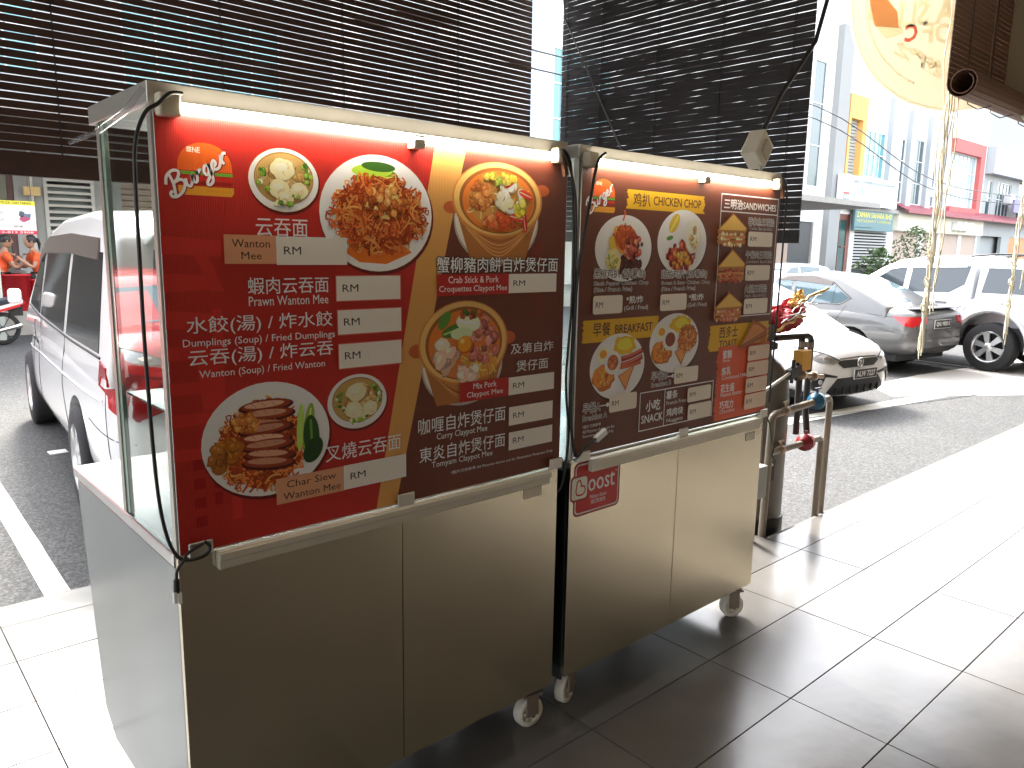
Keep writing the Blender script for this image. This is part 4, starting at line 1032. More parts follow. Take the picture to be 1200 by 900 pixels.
# ---- white minivan (left)
def minivan():
    root = empty('minivan', (2.305, 7.07, GZ), 'white minivan parked nose-out behind the left food cart, seen from its rear left side', 'van', rz=R(-5.2))
    st = [(-2.29, .42, .66, .98, .62, .66, .62, 0), (-2.24, .30, .68, 1.02, .74, .80, .76, 0), (-1.95, .24, .62, 1.05, .80, .87, .83, 0), (-1.2, .22, .60, 1.05, .82, .88, .85, 0),
          (0, .20, .58, 1.04, .82, .88, .86, 0), (1.0, .20, .58, 1.02, .82, .88, .85, 0), (1.7, .22, .58, .98, .80, .87, .80, .02), (2.15, .26, .58, .86, .70, .78, .68, .02), (2.3, .36, .58, .74, .5, .58, .5, 0)]
    body = loft_body(st, [(-1.3, .33, .39, .86), (1.52, .33, .39, .86)]); smooth_angle(body, 40)
    prof = [(1.95, .9), (1.55, 1.16), (.95, 1.60), (.55, 1.73), (.0, 1.80), (-1.2, 1.82), (-1.85, 1.78), (-2.1, 1.66), (-2.23, 1.15), (-2.22, .9)]
    gh = greenhouse(prof, .845, .70, .95, 1.80)
    P_ = Proj([body, gh])
    link('body', body, CARWHITE, root, Z0); link('cabin', gh, CARWHITE, root, Z0)
    for sx in (-1, 1):
        for nm, pl in (('side_window', [(1.42, 1.10), (.72, 1.06), (.78, 1.56), (.98, 1.54)]), ('side_window', [(.62, 1.06), (-.62, 1.04), (-.62, 1.60), (.60, 1.60)]), ('side_window', [(-.76, 1.04), (-1.95, 1.05), (-1.80, 1.58), (-.76, 1.62)])):
            link(nm, P_.patch(pl, 'x', sx, .004), CARGLASS, root, Z0)
        link('window_visor', P_.patch([(1.1, 1.47), (.90, 1.47), (.72, 1.54), (-.62, 1.56), (-1.72, 1.54), (-1.66, 1.66), (-.62, 1.69), (.5, 1.67), (.88, 1.61)], 'x', sx, .016, thick=.012), VISOR, root, Z0)
        P_.line([(1.5, 1.08), (.7, 1.035), (-1.0, 1.02), (-2.0, 1.03)], 'x', sx, .009).build('window_trim', TRIM, root, Z0)
        for pts in ([(.66, 1.03), (.66, .5), (.62, .27)], [(-.70, 1.02), (-.72, .7), (-.88, .5), (-.9, .45)], [(1.12, .98), (1.12, .6), (1.02, .3)], [(.64, .27), (-.86, .27)], [(-1.72, .66), (-2.25, .60)], [(-2.0, .98), (-2.08, .6), (-2.1, .3)]):
            P_.line(pts, 'x', sx, .0035).build('panel_gap', TRIM, root, Z0)
        P_.line([(1.9, .70), (.6, .76), (-.7, .78), (-2.0, .80)], 'x', sx, .010).build('side_crease', CARWHITE, root, Z0)
        for yy in (.78, .50):
            h = P_.hit('x', sx, yy, .86)
            MB().obox((h.x+sx*.02, yy, .86), (.010, 0, 0), (0, .085, 0), (0, 0, .014)).build('door_handle', CHROME, root, Z0)
        mr = MB(); mr.obox((sx*.95, 1.40, 1.16), (.05, -.02, 0), (0, .05, .0), (0, 0, .065)); bevel(mr.build('wing_mirror', CARWHITE, root, Z0), .03, 3)
        link('rear_light', P_.patch([(-2.02, 1.02), (-2.24, 1.0), (-2.26, .72), (-2.1, .78)], 'x', sx, .008), REDLENS, root, Z0)
    link('rear_window', P_.patch([(-.62, 1.14), (.62, 1.14), (.56, 1.60), (-.56, 1.60)], 'y', -1, .004), CARGLASS2, root, Z0)
    sp = MB(); sp.prism([(-2.08, 1.72), (-2.3, 1.68), (-2.3, 1.66), (-2.1, 1.62)], 'x', -.6, .6); bevel(sp.build('spoiler', CARWHITE, root, Z0), .008)
    for sx in (-1, 1): link('rear_light', P_.patch([(sx*.52, .98), (sx*.74, 1.02), (sx*.72, .72), (sx*.5, .80)], 'y', -1, .006), REDLENS, root, Z0)
    link('rear_trim', P_.patch([(-.5, .86), (.5, .86), (.5, .91), (-.5, .91)], 'y', -1, .01), CHROME, root, Z0)
    plate_text(root, 'VDH 3184', (0, P_.hit('y', -1, 0, .72).y-.008, .72), .42, .1, 'y', -1)
    link('windscreen', P_.patch([(-.66, 1.15), (.66, 1.15), (.58, 1.55), (-.58, 1.55)], 'y', 1, .004), CARGLASS, root, Z0)
    for (x, y, s_) in ((-.80, -1.3, -1), (-.80, 1.52, -1), (.80, -1.3, 1), (.80, 1.52, 1)): wheel(root, x, y, .325, .19, 7, s_)
    MB().box(-.7, .7, -2.0, 2.0, .2, .5).build('underbody', TRIM, root, Z0)
    for ch in children(root):
        if not ch.name.startswith('wheel'):
            for o in [ch]+children(ch): o.data.transform(Matrix.Diagonal((1, 1, .99, 1)))
    root.scale = (1.12, 1.12, 1.12)
    return root
van = minivan()

# ---- small white hatchback / sedan, front towards us
def compact(name, loc, rz, label, paint, plate, emblem=True):
    root = empty(name, loc, label, 'car', rz=rz)
    st = [(-2.05, .42, .62, .88, .55, .62, .55, 0), (-1.95, .26, .62, .96, .72, .82, .74, 0), (-1.3, .20, .58, .98, .80, .86, .80, 0), (0, .18, .56, .96, .80, .865, .82, 0), (.9, .18, .55, .95, .80, .865, .80, .02),
          (1.25, .20, .55, .93, .80, .86, .77, .045), (1.62, .20, .54, .86, .78, .85, .72, .06), (1.88, .19, .52, .78, .74, .82, .66, .055), (2.0, .17, .50, .70, .66, .74, .58, .04), (2.07, .18, .46, .62, .50, .56, .46, .02)]
    body = loft_body(st, [(-1.25, .31, .36, .83), (1.27, .31, .36, .83)]); smooth_angle(body, 40)
    prof = [(1.42, .86), (.62, 1.30), (.35, 1.42), (-.1, 1.47), (-.9, 1.46), (-1.5, 1.36), (-1.9, 1.02), (-1.92, .86)]
    gh = greenhouse(prof, .80, .60, .9, 1.46)
    P_ = Proj([body, gh]); link('body', body, paint, root, Z0); link('cabin', gh, paint, root, Z0)
    for sx in (-1, 1):
        for pl in ([(.98, .99), (.05, .98), (.05, 1.38), (.42, 1.34)], [(-.05, .98), (-.95, .99), (-1.05, 1.36), (-.05, 1.40)]):
            link('side_window', P_.patch(pl, 'x', sx, .004), CARGLASS2, root, Z0)
        for pts in ([(0, .96), (0, .3)], [(-.95, .95), (-.85, .55)], [(1.0, .9), (.95, .3)]): P_.line(pts, 'x', sx, .0035).build('panel_gap', TRIM, root, Z0)
        mr = MB(); mr.obox((sx*.93, .88, 1.0), (.09, 0, 0), (0, .05, 0), (0, 0, .06)); bevel(mr.build('wing_mirror', paint, root, Z0), .025, 3)
        link('headlight', P_.patch([(sx*.36, .605), (sx*.56, .70), (sx*.745, .745), (sx*.765, .66), (sx*.66, .60), (sx*.48, .575)], 'y', 1, .006), CLEAR, root, Z0)
        link('headlight_unit', P_.patch([(sx*.44, .62), (sx*.56, .665), (sx*.62, .65), (sx*.55, .605)], 'y', 1, .011), CHROME, root, Z0)
        link('headlight_surround', P_.patch([(sx*.33, .59), (sx*.36, .615), (sx*.58, .715), (sx*.77, .765), (sx*.765, .75), (sx*.56, .70), (sx*.36, .60)], 'y', 1, .012), TRIM, root, Z0)
        link('fog_light_bezel', P_.patch([(sx*.72, .50), (sx*.40, .44), (sx*.42, .42), (sx*.60, .44), (sx*.68, .28), (sx*.73, .28), (sx*.76, .34)], 'y', 1, .010), TRIM, root, Z0)
        link('fog_light', P_.patch([(sx*.67+.022*math.cos(a), .385+.03*math.sin(a)) for a in [k*math.pi/5 for k in range(10)]], 'y', 1, .016), CLEAR, root, Z0)
        link('tail_light', P_.patch([(sx*.55, .80), (sx*.76, .9), (sx*.76, .7), (sx*.55, .7)], 'y', -1, .006), REDLENS, root, Z0)
        P_.line([(sx*.70, 1.0), (sx*.66, .85), (sx*.56, .80)], 'z', 1, .0035) if False else None
        wp = MB(); wp.tube([(sx*.05+.2, 1.36, .925), (sx*.3+.3, 1.1, 1.02)], .009, 6); wp.build('wiper', TRIM, root, Z0)
    gr = link('grille', P_.patch([(-.36, .615), (.36, .615), (.40, .585), (.30, .525), (-.30, .525), (-.40, .585)], 'y', 1, .008), TRIM, root, Z0)
    P_.line([(-.32, .572), (.32, .572)], 'y', 1, .008).build('grille_bar', CHROME, gr, Z0)
    P_.line([(-.36, .632), (0, .64), (.36, .632)], 'y', 1, .007).build('bonnet_gap', TRIM, root, Z0)
    link('lower_intake', P_.patch([(-.40, .41), (.40, .41), (.52, .30), (.60, .205), (-.60, .205), (-.52, .30)], 'y', 1, .012), TRIM, root, Z0)
    for k in range(7):
        xx = -.42+.14*k; h = P_.hit('y', 1, xx, .27)
        if h: MB().box(xx-.006, xx+.006, h.y+.005, h.y+.026, .22, .31).build('intake_fin', TRIM, root, Z0)
    P_.line([(-.5, .30), (.5, .30)], 'y', 1, .014).build('intake_bar', TRIM, root, Z0)
    if emblem:
        h = P_.hit('y', 1, 0, .575); e = MB(); e.lathe([(.054, -.004), (.061, .0), (.054, .006), (.047, .0), (.054, -.004)], (0, h.y+.022, .575), 'y', 24, True, False)
        e.lathe([(0, 0), (.04, 0)], (0, h.y+.016, .575), 'y', 20)
        e.tube([(-.012, h.y+.024, .545), (0, h.y+.026, .578), (.014, h.y+.024, .60), (-.014, h.y+.024, .602), (-.022, h.y+.024, .58)], .006, 6); e.build('badge', CHROME, root, Z0)
    if plate: plate_text(root, plate, (-.10, P_.hit('y', 1, -.1, .44).y+.03, .445), .44, .105, 'y', 1)
    link('windscreen', P_.patch([(-.66, 1.28), (.66, 1.28), (.54, .66), (-.54, .66)], 'z', 1, .006), CARGLASS2, root, Z0)
    for (x, y, s_) in ((-.76, -1.25, -1), (-.76, 1.27, -1), (.76, -1.25, 1), (.76, 1.27, 1)): wheel(root, x, y, .30, .18, 5, s_)
    MB().box(-.68, .68, -1.8, 1.75, .16, .45).build('underbody', TRIM, root, Z0)
    return root
white_car = compact('parked_car', (9.27, 5.98, GZ), R(172.2), 'white compact car facing us behind the water pipes, with plate ALW 7227', CARWHITE, 'ALW 7227')
red_car = compact('parked_car', (-1.85, 10.3, GZ), R(180), 'red compact car parked left of the white van, mirrored in the cart glass', CARRED, 'BKM 512', False)

# ---- grey sedan, tail towards us
def sedan():
    root = empty('parked_car', (13.22, 6.70, GZ), 'grey saloon car with red tail light, tail towards us between white car and pickup', 'car', rz=R(-7.76))
    st = [(-2.29, .46, .66, .90, .56, .62, .56, 0), (-2.24, .30, .66, 1.0, .70, .77, .70, .0), (-2.0, .24, .62, 1.03, .80, .85, .76, .01), (-1.35, .22, .60, 1.03, .82, .87, .78, .01), (0, .20, .56, .96, .82, .87, .82, 0), (1.1, .20, .56, .93, .82, .865, .80, .02),
          (1.7, .22, .54, .84, .78, .84, .72, .05), (2.1, .24, .5, .72, .66, .74, .6, .04), (2.27, .34, .5, .62, .45, .5, .42, .02)]
    body = loft_body(st, [(-1.3, .32, .37, .84), (1.35, .32, .37, .84)]); smooth_angle(body, 40)
    prof = [(1.25, .86), (.45, 1.34), (.15, 1.46), (-.35, 1.50), (-.85, 1.45), (-1.35, 1.25), (-1.82, 1.03), (-1.85, .86)]
    gh = greenhouse(prof, .80, .58, .92, 1.49)
    P_ = Proj([body, gh]); link('body', body, CARGREY, root, Z0); link('cabin', gh, CARGREY, root, Z0)
    for sx in (-1, 1):
        for pl in ([(.80, 1.02), (-.02, 1.01), (-.02, 1.40), (.22, 1.38)], [(-.10, 1.01), (-.98, 1.03), (-1.16, 1.12), (-.80, 1.32), (-.10, 1.40)]):
            link('side_window', P_.patch(pl, 'x', sx, .004), CARGLASS2, root, Z0)
        P_.line([(.80, 1.0), (-1.0, 1.01), (-1.19, 1.12), (-.82, 1.35), (-.4, 1.43), (.2, 1.42)], 'x', sx, .007).build('window_trim', TRIM, root, Z0)
        P_.line([(-.86, 1.02), (-.86, 1.30)], 'x', sx, .006).build('window_divider', TRIM, root, Z0)
        link('window_visor', P_.patch([(.35, 1.36), (.2, 1.43), (-.4, 1.45), (-.8, 1.37), (-.78, 1.31), (-.1, 1.36)], 'x', sx, .012), VISOR, root, Z0)
        for pts in ([(-.06, .98), (-.06, .3)], [(-1.12, 1.0), (-.92, .6), (-.90, .5)], [(-1.75, .70), (-2.2, .62)], [(-1.2, .92), (-2.0, .88)]): P_.line(pts, 'x', sx, .0035).build('panel_gap', TRIM, root, Z0)
        h = P_.hit('x', sx, -.72, .86); MB().obox((h.x+sx*.018, -.72, .86), (.010, 0, 0), (0, .09, 0), (0, 0, .014)).build('door_handle', CARGREY, root, Z0)
        link('tail_light', P_.patch([(-1.92, .90), (-2.26, .90), (-2.27, .74), (-2.12, .76)], 'x', sx, .007), REDLENS, root, Z0)
        link('tail_light', P_.patch([(sx*.42, .90), (sx*.76, .90), (sx*.76, .75), (sx*.44, .80)], 'y', -1, .007), REDLENS, root, Z0)
        mr = MB(); mr.obox((sx*.95, .80, 1.03), (.09, 0, 0), (0, .05, 0), (0, 0, .06)); bevel(mr.build('wing_mirror', CARGREY, root, Z0), .025, 3)
    link('rear_window', P_.patch([(-.56, -.98), (.56, -.98), (.64, -1.72), (-.64, -1.72)], 'z', 1, .004), CARGLASS2, root, Z0)
    sp = MB(); sp.prism([(-2.05, 1.02), (-2.25, 1.035), (-2.26, 1.02), (-2.05, .99)], 'x', -.60, .60); bevel(sp.build('spoiler', CARGREY, root, Z0), .006)
    for pts in ([(-.7, .98), (-.66, .70), (.66, .70), (.7, .98)], [(-.72, .56), (.72, .56)], [(-.42, .86), (.42, .86)]): P_.line(pts, 'y', -1, .004).build('panel_gap', TRIM, root, Z0)
    link('rear_diffuser', P_.patch([(-.6, .42), (.6, .42), (.55, .32), (-.55, .32)], 'y', -1, .008), TRIM, root, Z0)
    plate_text(root, 'QAU 9820 E', (0, P_.hit('y', -1, 0, .78).y-.012, .78), .46, .12, 'y', -1)
    MB().tube([(.0, -.55, 1.52), (.02, -.78, 1.62)], .006, 6).build('aerial', TRIM, root, Z0)
    for (x, y, s_) in ((-.77, -1.3, -1), (-.77, 1.35, -1), (.77, -1.3, 1), (.77, 1.35, 1)): wheel(root, x, y, .315, .19, 5, s_)
    MB().box(-.7, .7, -2.0, 2.0, .2, .5).build('underbody', TRIM, root, Z0)
    return root
sedan()

# ---- pickup
def pickup():
    root = empty('pickup_truck', (14.95, 5.36, GZ), 'silver white double cab pickup with canopy and large alloy wheel, at the right edge', 'pickup', rz=R(-7.76))
    st = [(-2.62, .62, .85, 1.10, .72, .78, .74, 0), (-2.58, .46, .84, 1.16, .82, .88, .84, 0), (-2.0, .44, .82, 1.17, .84, .91, .87, 0), (-.8, .42, .80, 1.16, .84, .90, .87, 0), (0, .40, .78, 1.16, .84, .90, .87, 0), (.9, .40, .78, 1.15, .84, .90, .86, .02),
          (1.6, .42, .78, 1.10, .84, .90, .80, .06), (2.2, .44, .76, 1.02, .80, .86, .74, .05), (2.5, .48, .72, .92, .66, .74, .6, .03)]
    body = loft_body(st, [(-1.45, .42, .52, .86), (1.55, .42, .50, .86)]); smooth_angle(body, 40)
    prof = [(1.35, 1.08), (.55, 1.60), (.25, 1.74), (-.2, 1.80), (-.95, 1.80), (-1.02, 1.78), (-1.06, 1.08)]
    gh = greenhouse(prof, .84, .66, 1.12, 1.79)
    cp = greenhouse([(-1.10, 1.08), (-1.10, 1.76), (-2.3, 1.74), (-2.55, 1.55), (-2.6, 1.08)], .83, .68, 1.12, 1.76)
    P_ = Proj([body, gh, cp]); link('body', body, CARSILV, root, Z0); link('cabin', gh, CARSILV, root, Z0); link('canopy', cp, CARSILV, root, Z0)
    for sx in (-1, 1):
        for pl in ([(.92, 1.21), (.10, 1.20), (.10, 1.62), (.32, 1.60)], [(0.0, 1.20), (-.70, 1.22), (-.92, 1.36), (-.96, 1.66), (0.0, 1.66)]):
            link('side_window', P_.patch(pl, 'x', sx, .004), CARGLASS3, root, Z0)
        link('window_visor', P_.patch([(.45, 1.55), (.30, 1.66), (-.9, 1.70), (-.9, 1.64), (.2, 1.60)], 'x', sx, .014), CARSILV, root, Z0)
        link('canopy_window', P_.patch([(-1.20, 1.24), (-2.45, 1.24), (-2.38, 1.62), (-1.24, 1.64)], 'x', sx, .005), CARGLASS3, root, Z0)
        for pts in ([(.05, 1.17), (.05, .5)], [(-1.04, 1.72), (-1.06, 1.2), (-.85, .9), (-.78, .8)], [(-1.12, 1.2), (-1.0, .95)], [(1.05, 1.1), (1.0, .5)]): P_.line(pts, 'x', sx, .005).build('panel_gap', TRIM, root, Z0)
        h = P_.hit('x', sx, -.62, 1.06); MB().obox((h.x+sx*.02, -.62, 1.06), (.012, 0, 0), (0, .1, 0), (0, 0, .016)).build('door_handle', CHROME, root, Z0)
        h = P_.hit('x', sx, -1.5, 1.06); MB().lathe([(0, 0), (.085, 0), (.085, .004)], (h.x, -1.5, 1.06), 'x', 24).build('fuel_flap', CARSILV, root, Z0)
        ar = MB(); pts = [(sx*.905, -1.45+.56*math.cos(a), .42+.56*math.sin(a)) for a in [math.pi*k/20 for k in range(-1, 22)]]; ar.tube(pts, .035, 8); ar.build('wheel_arch_flare', CARSILV, root, Z0)
        MB().box(sx*.80-.12, sx*.80+.12, -2.12, -2.08, .28, .62).build('mud_flap', TRIM, root, Z0)
        MB().tube([(sx*.60, -.9, 1.82), (sx*.60, -1.3, 1.86), (sx*.60, -2.2, 1.84)], .016, 8).build('roof_bar', TRIM, root, Z0)
    link('windscreen', P_.patch([(-.62, .62), (.62, .62), (.70, 1.28), (-.70, 1.28)], 'z', 1, .004), CARGLASS2, root, Z0)
    for (x, y, s_) in ((-.80, -1.45, -1), (-.80, 1.55, -1), (.80, -1.45, 1), (.80, 1.55, 1)): wheel(root, x, y, .39, .25, 6, s_)
    MB().box(-.7, .7, -2.3, 2.2, .35, .7).build('underbody', TRIM, root, Z0)
    return root
pickup()
far_car = copy_tree(white_car); far_car.location = (24.5, 13.6, GZ); far_car.rotation_euler = (0, 0, R(80)); far_car['label'] = 'small white car far off, its roof just showing beside the right menu board'
far_car.name = 'distant_car'
for ch in children(far_car):
    if ch.name.startswith('number_plate') or ch.name.startswith('badge'):
        for g in children(ch): bpy.data.objects.remove(g)
        bpy.data.objects.remove(ch)

# ------------------------------------------------------------------ shophouses opposite (front plane at Y = FY)
FY = 21.6
def facade(mb, x0, x1, z0, z1, y, holes, t=.25):
    xs = sorted({x0, x1, *[h[0] for h in holes], *[h[1] for h in holes]}); zs = sorted({z0, z1, *[h[2] for h in holes], *[h[3] for h in holes]})
    for i in range(len(xs)-1):
        for k in range(len(zs)-1):
            cx, cz = (xs[i]+xs[i+1])/2, (zs[k]+zs[k+1])/2
            if any(h[0] < cx < h[1] and h[2] < cz < h[3] for h in holes): continue
            mb.box(xs[i], xs[i+1], y, y+t, zs[k], zs[k+1])
def paintm(n, c_): return mat(n, c_, .75, noise=.06, nscale=.8, bump=.05, bscale=8)
WHT = paintm('white_render', (.74, .74, .72)); GRY = paintm('grey_render', (.42, .45, .48)); YEL = paintm('orange_render', (.75, .43, .13)); REDW = paintm('red_render', (.58, .13, .12)); CRM = paintm('cream_render', (.66, .64, .52))  # orange and red are paled to imitate the veiling glare
TEAL = mat('teal_window_glass', (.10, .30, .33), .08, spec=.9, noise=.3, nscale=.6); TEALD = mat('dark_window_glass', (.05, .09, .10), .08, spec=.9, noise=.3, nscale=.6)
PALEG = mat('pale_shopfront_glass', (.42, .46, .46), .15); FRM = mat('white_window_frame', (.7, .72, .72), .4); LOUV = mat('grey_louvre', (.42, .43, .42), .5); SHUT = mat('tan_shutter', (.42, .33, .27), .6, noise=.1, nscale=3, stretch=(1, 1, 20)); TIN = mat('maroon_awning_tin', (.28, .05, .07), .5)
DARKI = mat('doorway_shade', (.03, .032, .035), .8)
def window(root, x0, x1, z0, z1, y, nx, nz, gl=TEAL, fm=FRM, fr=.06):
    mb = MB(); mb.box(x0, x0+fr, y-.05, y+.03, z0, z1); mb.box(x1-fr, x1, y-.05, y+.03, z0, z1); mb.box(x0+fr, x1-fr, y-.05, y+.03, z0, z0+fr); mb.box(x0+fr, x1-fr, y-.05, y+.03, z1-fr, z1)
    for i in range(1, nx): xx = x0+(x1-x0)*i/nx; mb.box(xx-.025, xx+.025, y-.045, y+.02, z0+fr, z1-fr)
    for k in range(1, nz):
        zz = z0+(z1-z0)*k/nz
        for i in range(nx): mb.box(x0+(x1-x0)*i/nx+fr, x0+(x1-x0)*(i+1)/nx-fr*.5, y-.04, y+.018, zz-.025, zz+.025)
    wo = mb.build('window', fm, root)
    for i in range(nx):
        for k in range(nz):
            MB().box(x0+(x1-x0)*i/nx+.03, x0+(x1-x0)*(i+1)/nx-.03, y, y+.012, z0+(z1-z0)*k/nz+.03, z0+(z1-z0)*(k+1)/nz-.03).build('pane', gl, wo)
def shell(root, x0, x1, zt, m, holes, y=FY, depth=11):
    mb = MB(); facade(mb, x0, x1, GZ+.001, zt, y, holes); mb.box(x0, x0+.2, y+.25, y+depth, GZ+.001, zt); mb.box(x1-.2, x1, y+.25, y+depth, GZ+.001, zt); mb.box(x0+.2, x1-.2, y+depth-.2, y+depth, GZ+.001, zt); mb.box(x0+.2, x1-.2, y+.25, y+depth-.2, zt-.2, zt)
    mb.box(x0+.2, x1-.2, y+.6, y+.7, GZ+.001, zt-.2)
    return mb.build('wall', m, root)
def slats(root, x0, x1, z0, z1, y, n, m, name='louvre_slat', hh=.35, t=.04):
    me = None
    for k in range(n):
        p = (z1-z0)/n; z = z0+p*(k+.5)
        if me is None: me = MB().box(0, x1-x0, -t/2, t/2, -p*hh, p*hh).mesh(name); me.materials.append(m)
        o = bpy.data.objects.new(name, me); COL.objects.link(o); o.parent = root; o.location = Vector((x0, y, z))-LOC[root.name]; o.rotation_euler = (.35 if name == 'louvre_slat' else 0, 0, 0)

# A: behind the van
A = empty('shophouse', (5.5, FY, GZ), 'grey shophouse with a barred gate and tan roller louvres behind the white van', 'building')
shell(A, 1.0, 12.0, 10.5, paintm('pale_grey_render', (.36, .39, .40)), [(1.2, 3.62, .3, 3.3), (4.22, 5.3, .3, 3.15), (5.95, 8.6, .3, 3.35), (1.6, 4.4, 5.5, 7.6), (6.2, 10.4, 5.5, 7.6)])
window(A, 1.2, 3.62, .3, 3.3, FY+.1, 4, 4, mat('curtained_glass', (.16, .18, .15), .3, noise=.4, nscale=2), mat('maroon_frame', (.13, .07, .07), .6), .12)
gt = MB(); gt.box(4.22, 4.30, FY-.06, FY-.01, .3, 3.15); gt.box(5.24, 5.32, FY-.06, FY-.01, .3, 3.15); gt.box(4.30, 5.24, FY-.06, FY-.01, 3.07, 3.15); gt.box(4.30, 5.24, FY-.06, FY-.01, .3, .38)
gate = gt.build('gate_frame', mat('pale_gate_paint', (.55, .58, .56), .5), A); slats(gate, 4.30, 5.24, .42, 3.04, FY-.035, 17, bpy.data.materials['pale_gate_paint'], 'gate_bar', .2)
MB().box(4.3, 5.24, FY+.12, FY+.16, .3, 3.0).build('door', mat('green_grey_door', (.16, .20, .20), .6), A)
slats(A, 5.95, 8.6, .35, 3.3, FY+.06, 20, SHUT, 'louvre_slat', .42, .05)
window(A, 1.6, 4.4, 5.5, 7.6, FY+.1, 4, 2); window(A, 6.2, 10.4, 5.5, 7.6, FY+.1, 5, 2)
MB().tube([(3.96, FY-.06, .31), (3.96, FY-.06, 4.2)], .045, 10).build('drain_pipe', mat('white_pipe', (.66, .68, .66), .4), A)
MB().tube([(3.955, FY-.06, 1.9), (3.965, FY-.06, 2.1)], .058, 10).build('pipe_band', mat('red_band', (.4, .16, .12), .5), A)
MB().box(3.78, 4.12, FY-.22, FY-.10, 2.70, 2.90).build('yellow_signal_box', mat('yellow_box_paint', (.72, .55, .25), .5), A)
H_ = empty('shophouse', (-14, FY, GZ), 'grey shophouse row left of the barred gate, seen mirrored in the van windows', 'building')
shell(H_, -30, .99, 10.5, paintm('dull_brown_render', (.13, .12, .11)), [(-4.5, -.6, .3, 3.2), (-10.5, -6, .3, 3.2), (-17, -12.5, .3, 3.2), (-5, -1, 5.5, 7.6), (-11, -7, 5.5, 7.6)])
window(H_, -5, -1, 5.5, 7.6, FY+.1, 4, 2); window(H_, -11, -7, 5.5, 7.6, FY+.1, 4, 2)
for xa in (-4.5, -10.5, -17): MB().box(xa, xa+3.9, FY+.1, FY+.15, .3, 3.2).build('shutter', SHUT, H_)
# B: hidden row, bits seen through slats and the gap between the blinds
B = empty('shophouse', (20, FY, GZ), 'white shophouse with teal windows seen in the gap between the two blinds', 'building')
shell(B, 12.01, 30.0, 13, WHT, [(13, 16, 5.5, 9.5), (21.05, 24.5, 4.0, 9.1), (26, 29, 4, 9), (13, 19.5, .2, 3.4), (21.2, 29, .2, 3.3)])
MB().box(19.9, 20.75, FY-.5, FY-.001, GZ+.001, 12.5).build('pilaster', mat('pale_blue_render', (.55, .62, .72), .7), B)
window(B, 13, 16, 5.5, 9.5, FY+.1, 3, 3, PALEG); window(B, 21.05, 24.5, 4.0, 9.1, FY+.1, 5, 4); window(B, 26, 29, 4, 9, FY+.1, 4, 4, PALEG)
C = empty('shophouse', (36, FY, GZ), 'plain shophouse mostly behind the right blind, tall narrow windows at its end', 'building')
shell(C, 30.01, 43.0, 15.5, WHT, [(31, 33.5, 5, 9), (35, 38, 5, 9), (40.7, 42.05, 5.3, 11.9), (31, 34, .2, 3.3), (36, 41.9, .2, 3.4)])
window(C, 31, 33.5, 5, 9, FY+.1, 3, 3, PALEG); window(C, 35, 38, 5, 9, FY+.1, 3, 3, PALEG); window(C, 40.7, 42.05, 5.3, 11.9, FY+.1, 1, 3, TEALD)
MB().box(36.1, 39.4, FY+.1, FY+.15, .2, 3.4).build('shutter', SHUT, C); MB().box(39.4, 41.8, FY+.1, FY+.15, .2, 3.4).build('doorway', mat('opening_shade', (.05, .055, .06), .5), C)  # the dark panel stands for the shade inside an open shopfront
# D: orange louvre tower, teal window, two signs
D = empty('shophouse', (48, FY, GZ), 'shophouse with orange louvre tower, white upper sign and green sign with yellow letters', 'building')
shell(D, 43.01, 52.2, 13.5, WHT, [(44.6, 46.1, 4.6, 9.3), (46.9, 50.2, 5.0, 9.0), (43.9, 46.4, .2, 4.0), (47.0, 51.6, .2, 3.2)])
MB().box(42.9, 44.2, FY-.35, FY-.001, GZ+.001, 14).build('pilaster', mat('pilaster_grey', (.30, .31, .31), .75), D)
fr_ = MB(); fr_.box(44.36, 44.6, FY-.35, FY-.002, 4.4, 10.6); fr_.box(46.1, 46.6, FY-.35, FY-.002, 4.4, 10.6); fr_.box(44.6, 46.1, FY-.35, FY-.002, 9.3, 10.6); fr_.build('louvre_frame', YEL, D)
slats(D, 44.6, 46.1, 4.6, 9.3, FY+.02, 26, LOUV, 'louvre_slat', .36, .06)
window(D, 46.9, 50.2, 5.0, 9.0, FY+.1, 5, 3, TEAL)
MB().box(50.3, 51.3, FY-.3, FY-.003, 4.4, 11.2).build('pier', GRY, D)
ws = box('white_sign', mat('white_sign_face', (.78, .78, .77), .5), D, 43.4, 50.8, FY-.75, FY-.42, 4.5, 6.1)
P = Print(ws, (43.4, 4.5), FY-.752); P.k = 40; P.inc = 40
P.up(8); P.rect(1200, 1180, 7000, 1420, '#9aa3a8'); P.up(8); P.text('AIR COMPRESSOR SDN BHD', 1300, 1215, 6900, 1385, '#dde2e4', .02)
P.rect(120, 200, 900, 620, '#6f7c84'); P.up(8); P.rect(120, 540, 900, 640, '#a33a30'); P.text('SALES', 220, 300, 820, 480, '#c9d2d6', .02)
P.text('♪ ♪', 1400, 500, 2600, 1050, '#7fa0aa', .02); P.ell(650, 1180, 60, 60, '#9aa3a8', 12); P.ell(640, 950, 60, 60, '#9aa3a8', 12); P.done('sign_print', ws)
gs = box('green_sign', mat('green_sign_face', (.10, .20, .22), .5), D, 46.0, 51.4, FY-.40, FY-.26, 3.1, 4.25)
P = Print(gs, (46.0, 3.1), FY-.402); P.k = 40; P.up(8); P.text('ZAMAN SAHARA BHD', 250, 760, 5150, 1070, '#c9bf3a', .03); P.done('sign_print', gs); P.text('RESTAURANT CATERING', 350, 480, 5000, 640, '#b5b04a', .01); P.done('sign_print', gs); P.text('MENJUAL BARANG', 100, 120, 2400, 200, '#9fb5b5', 0); P.done('sign_print', gs)
box('eave_slab', CONC, D, 45.2, 52.2, FY-.4, FY-.005, 4.27, 4.46)
window(D, 43.9, 46.4, .2, 4.0, FY+.1, 2, 2, mat('dark_green_glass', (.04, .10, .10), .2), mat('red_brown_frame', (.2, .08, .06), .6), .35)
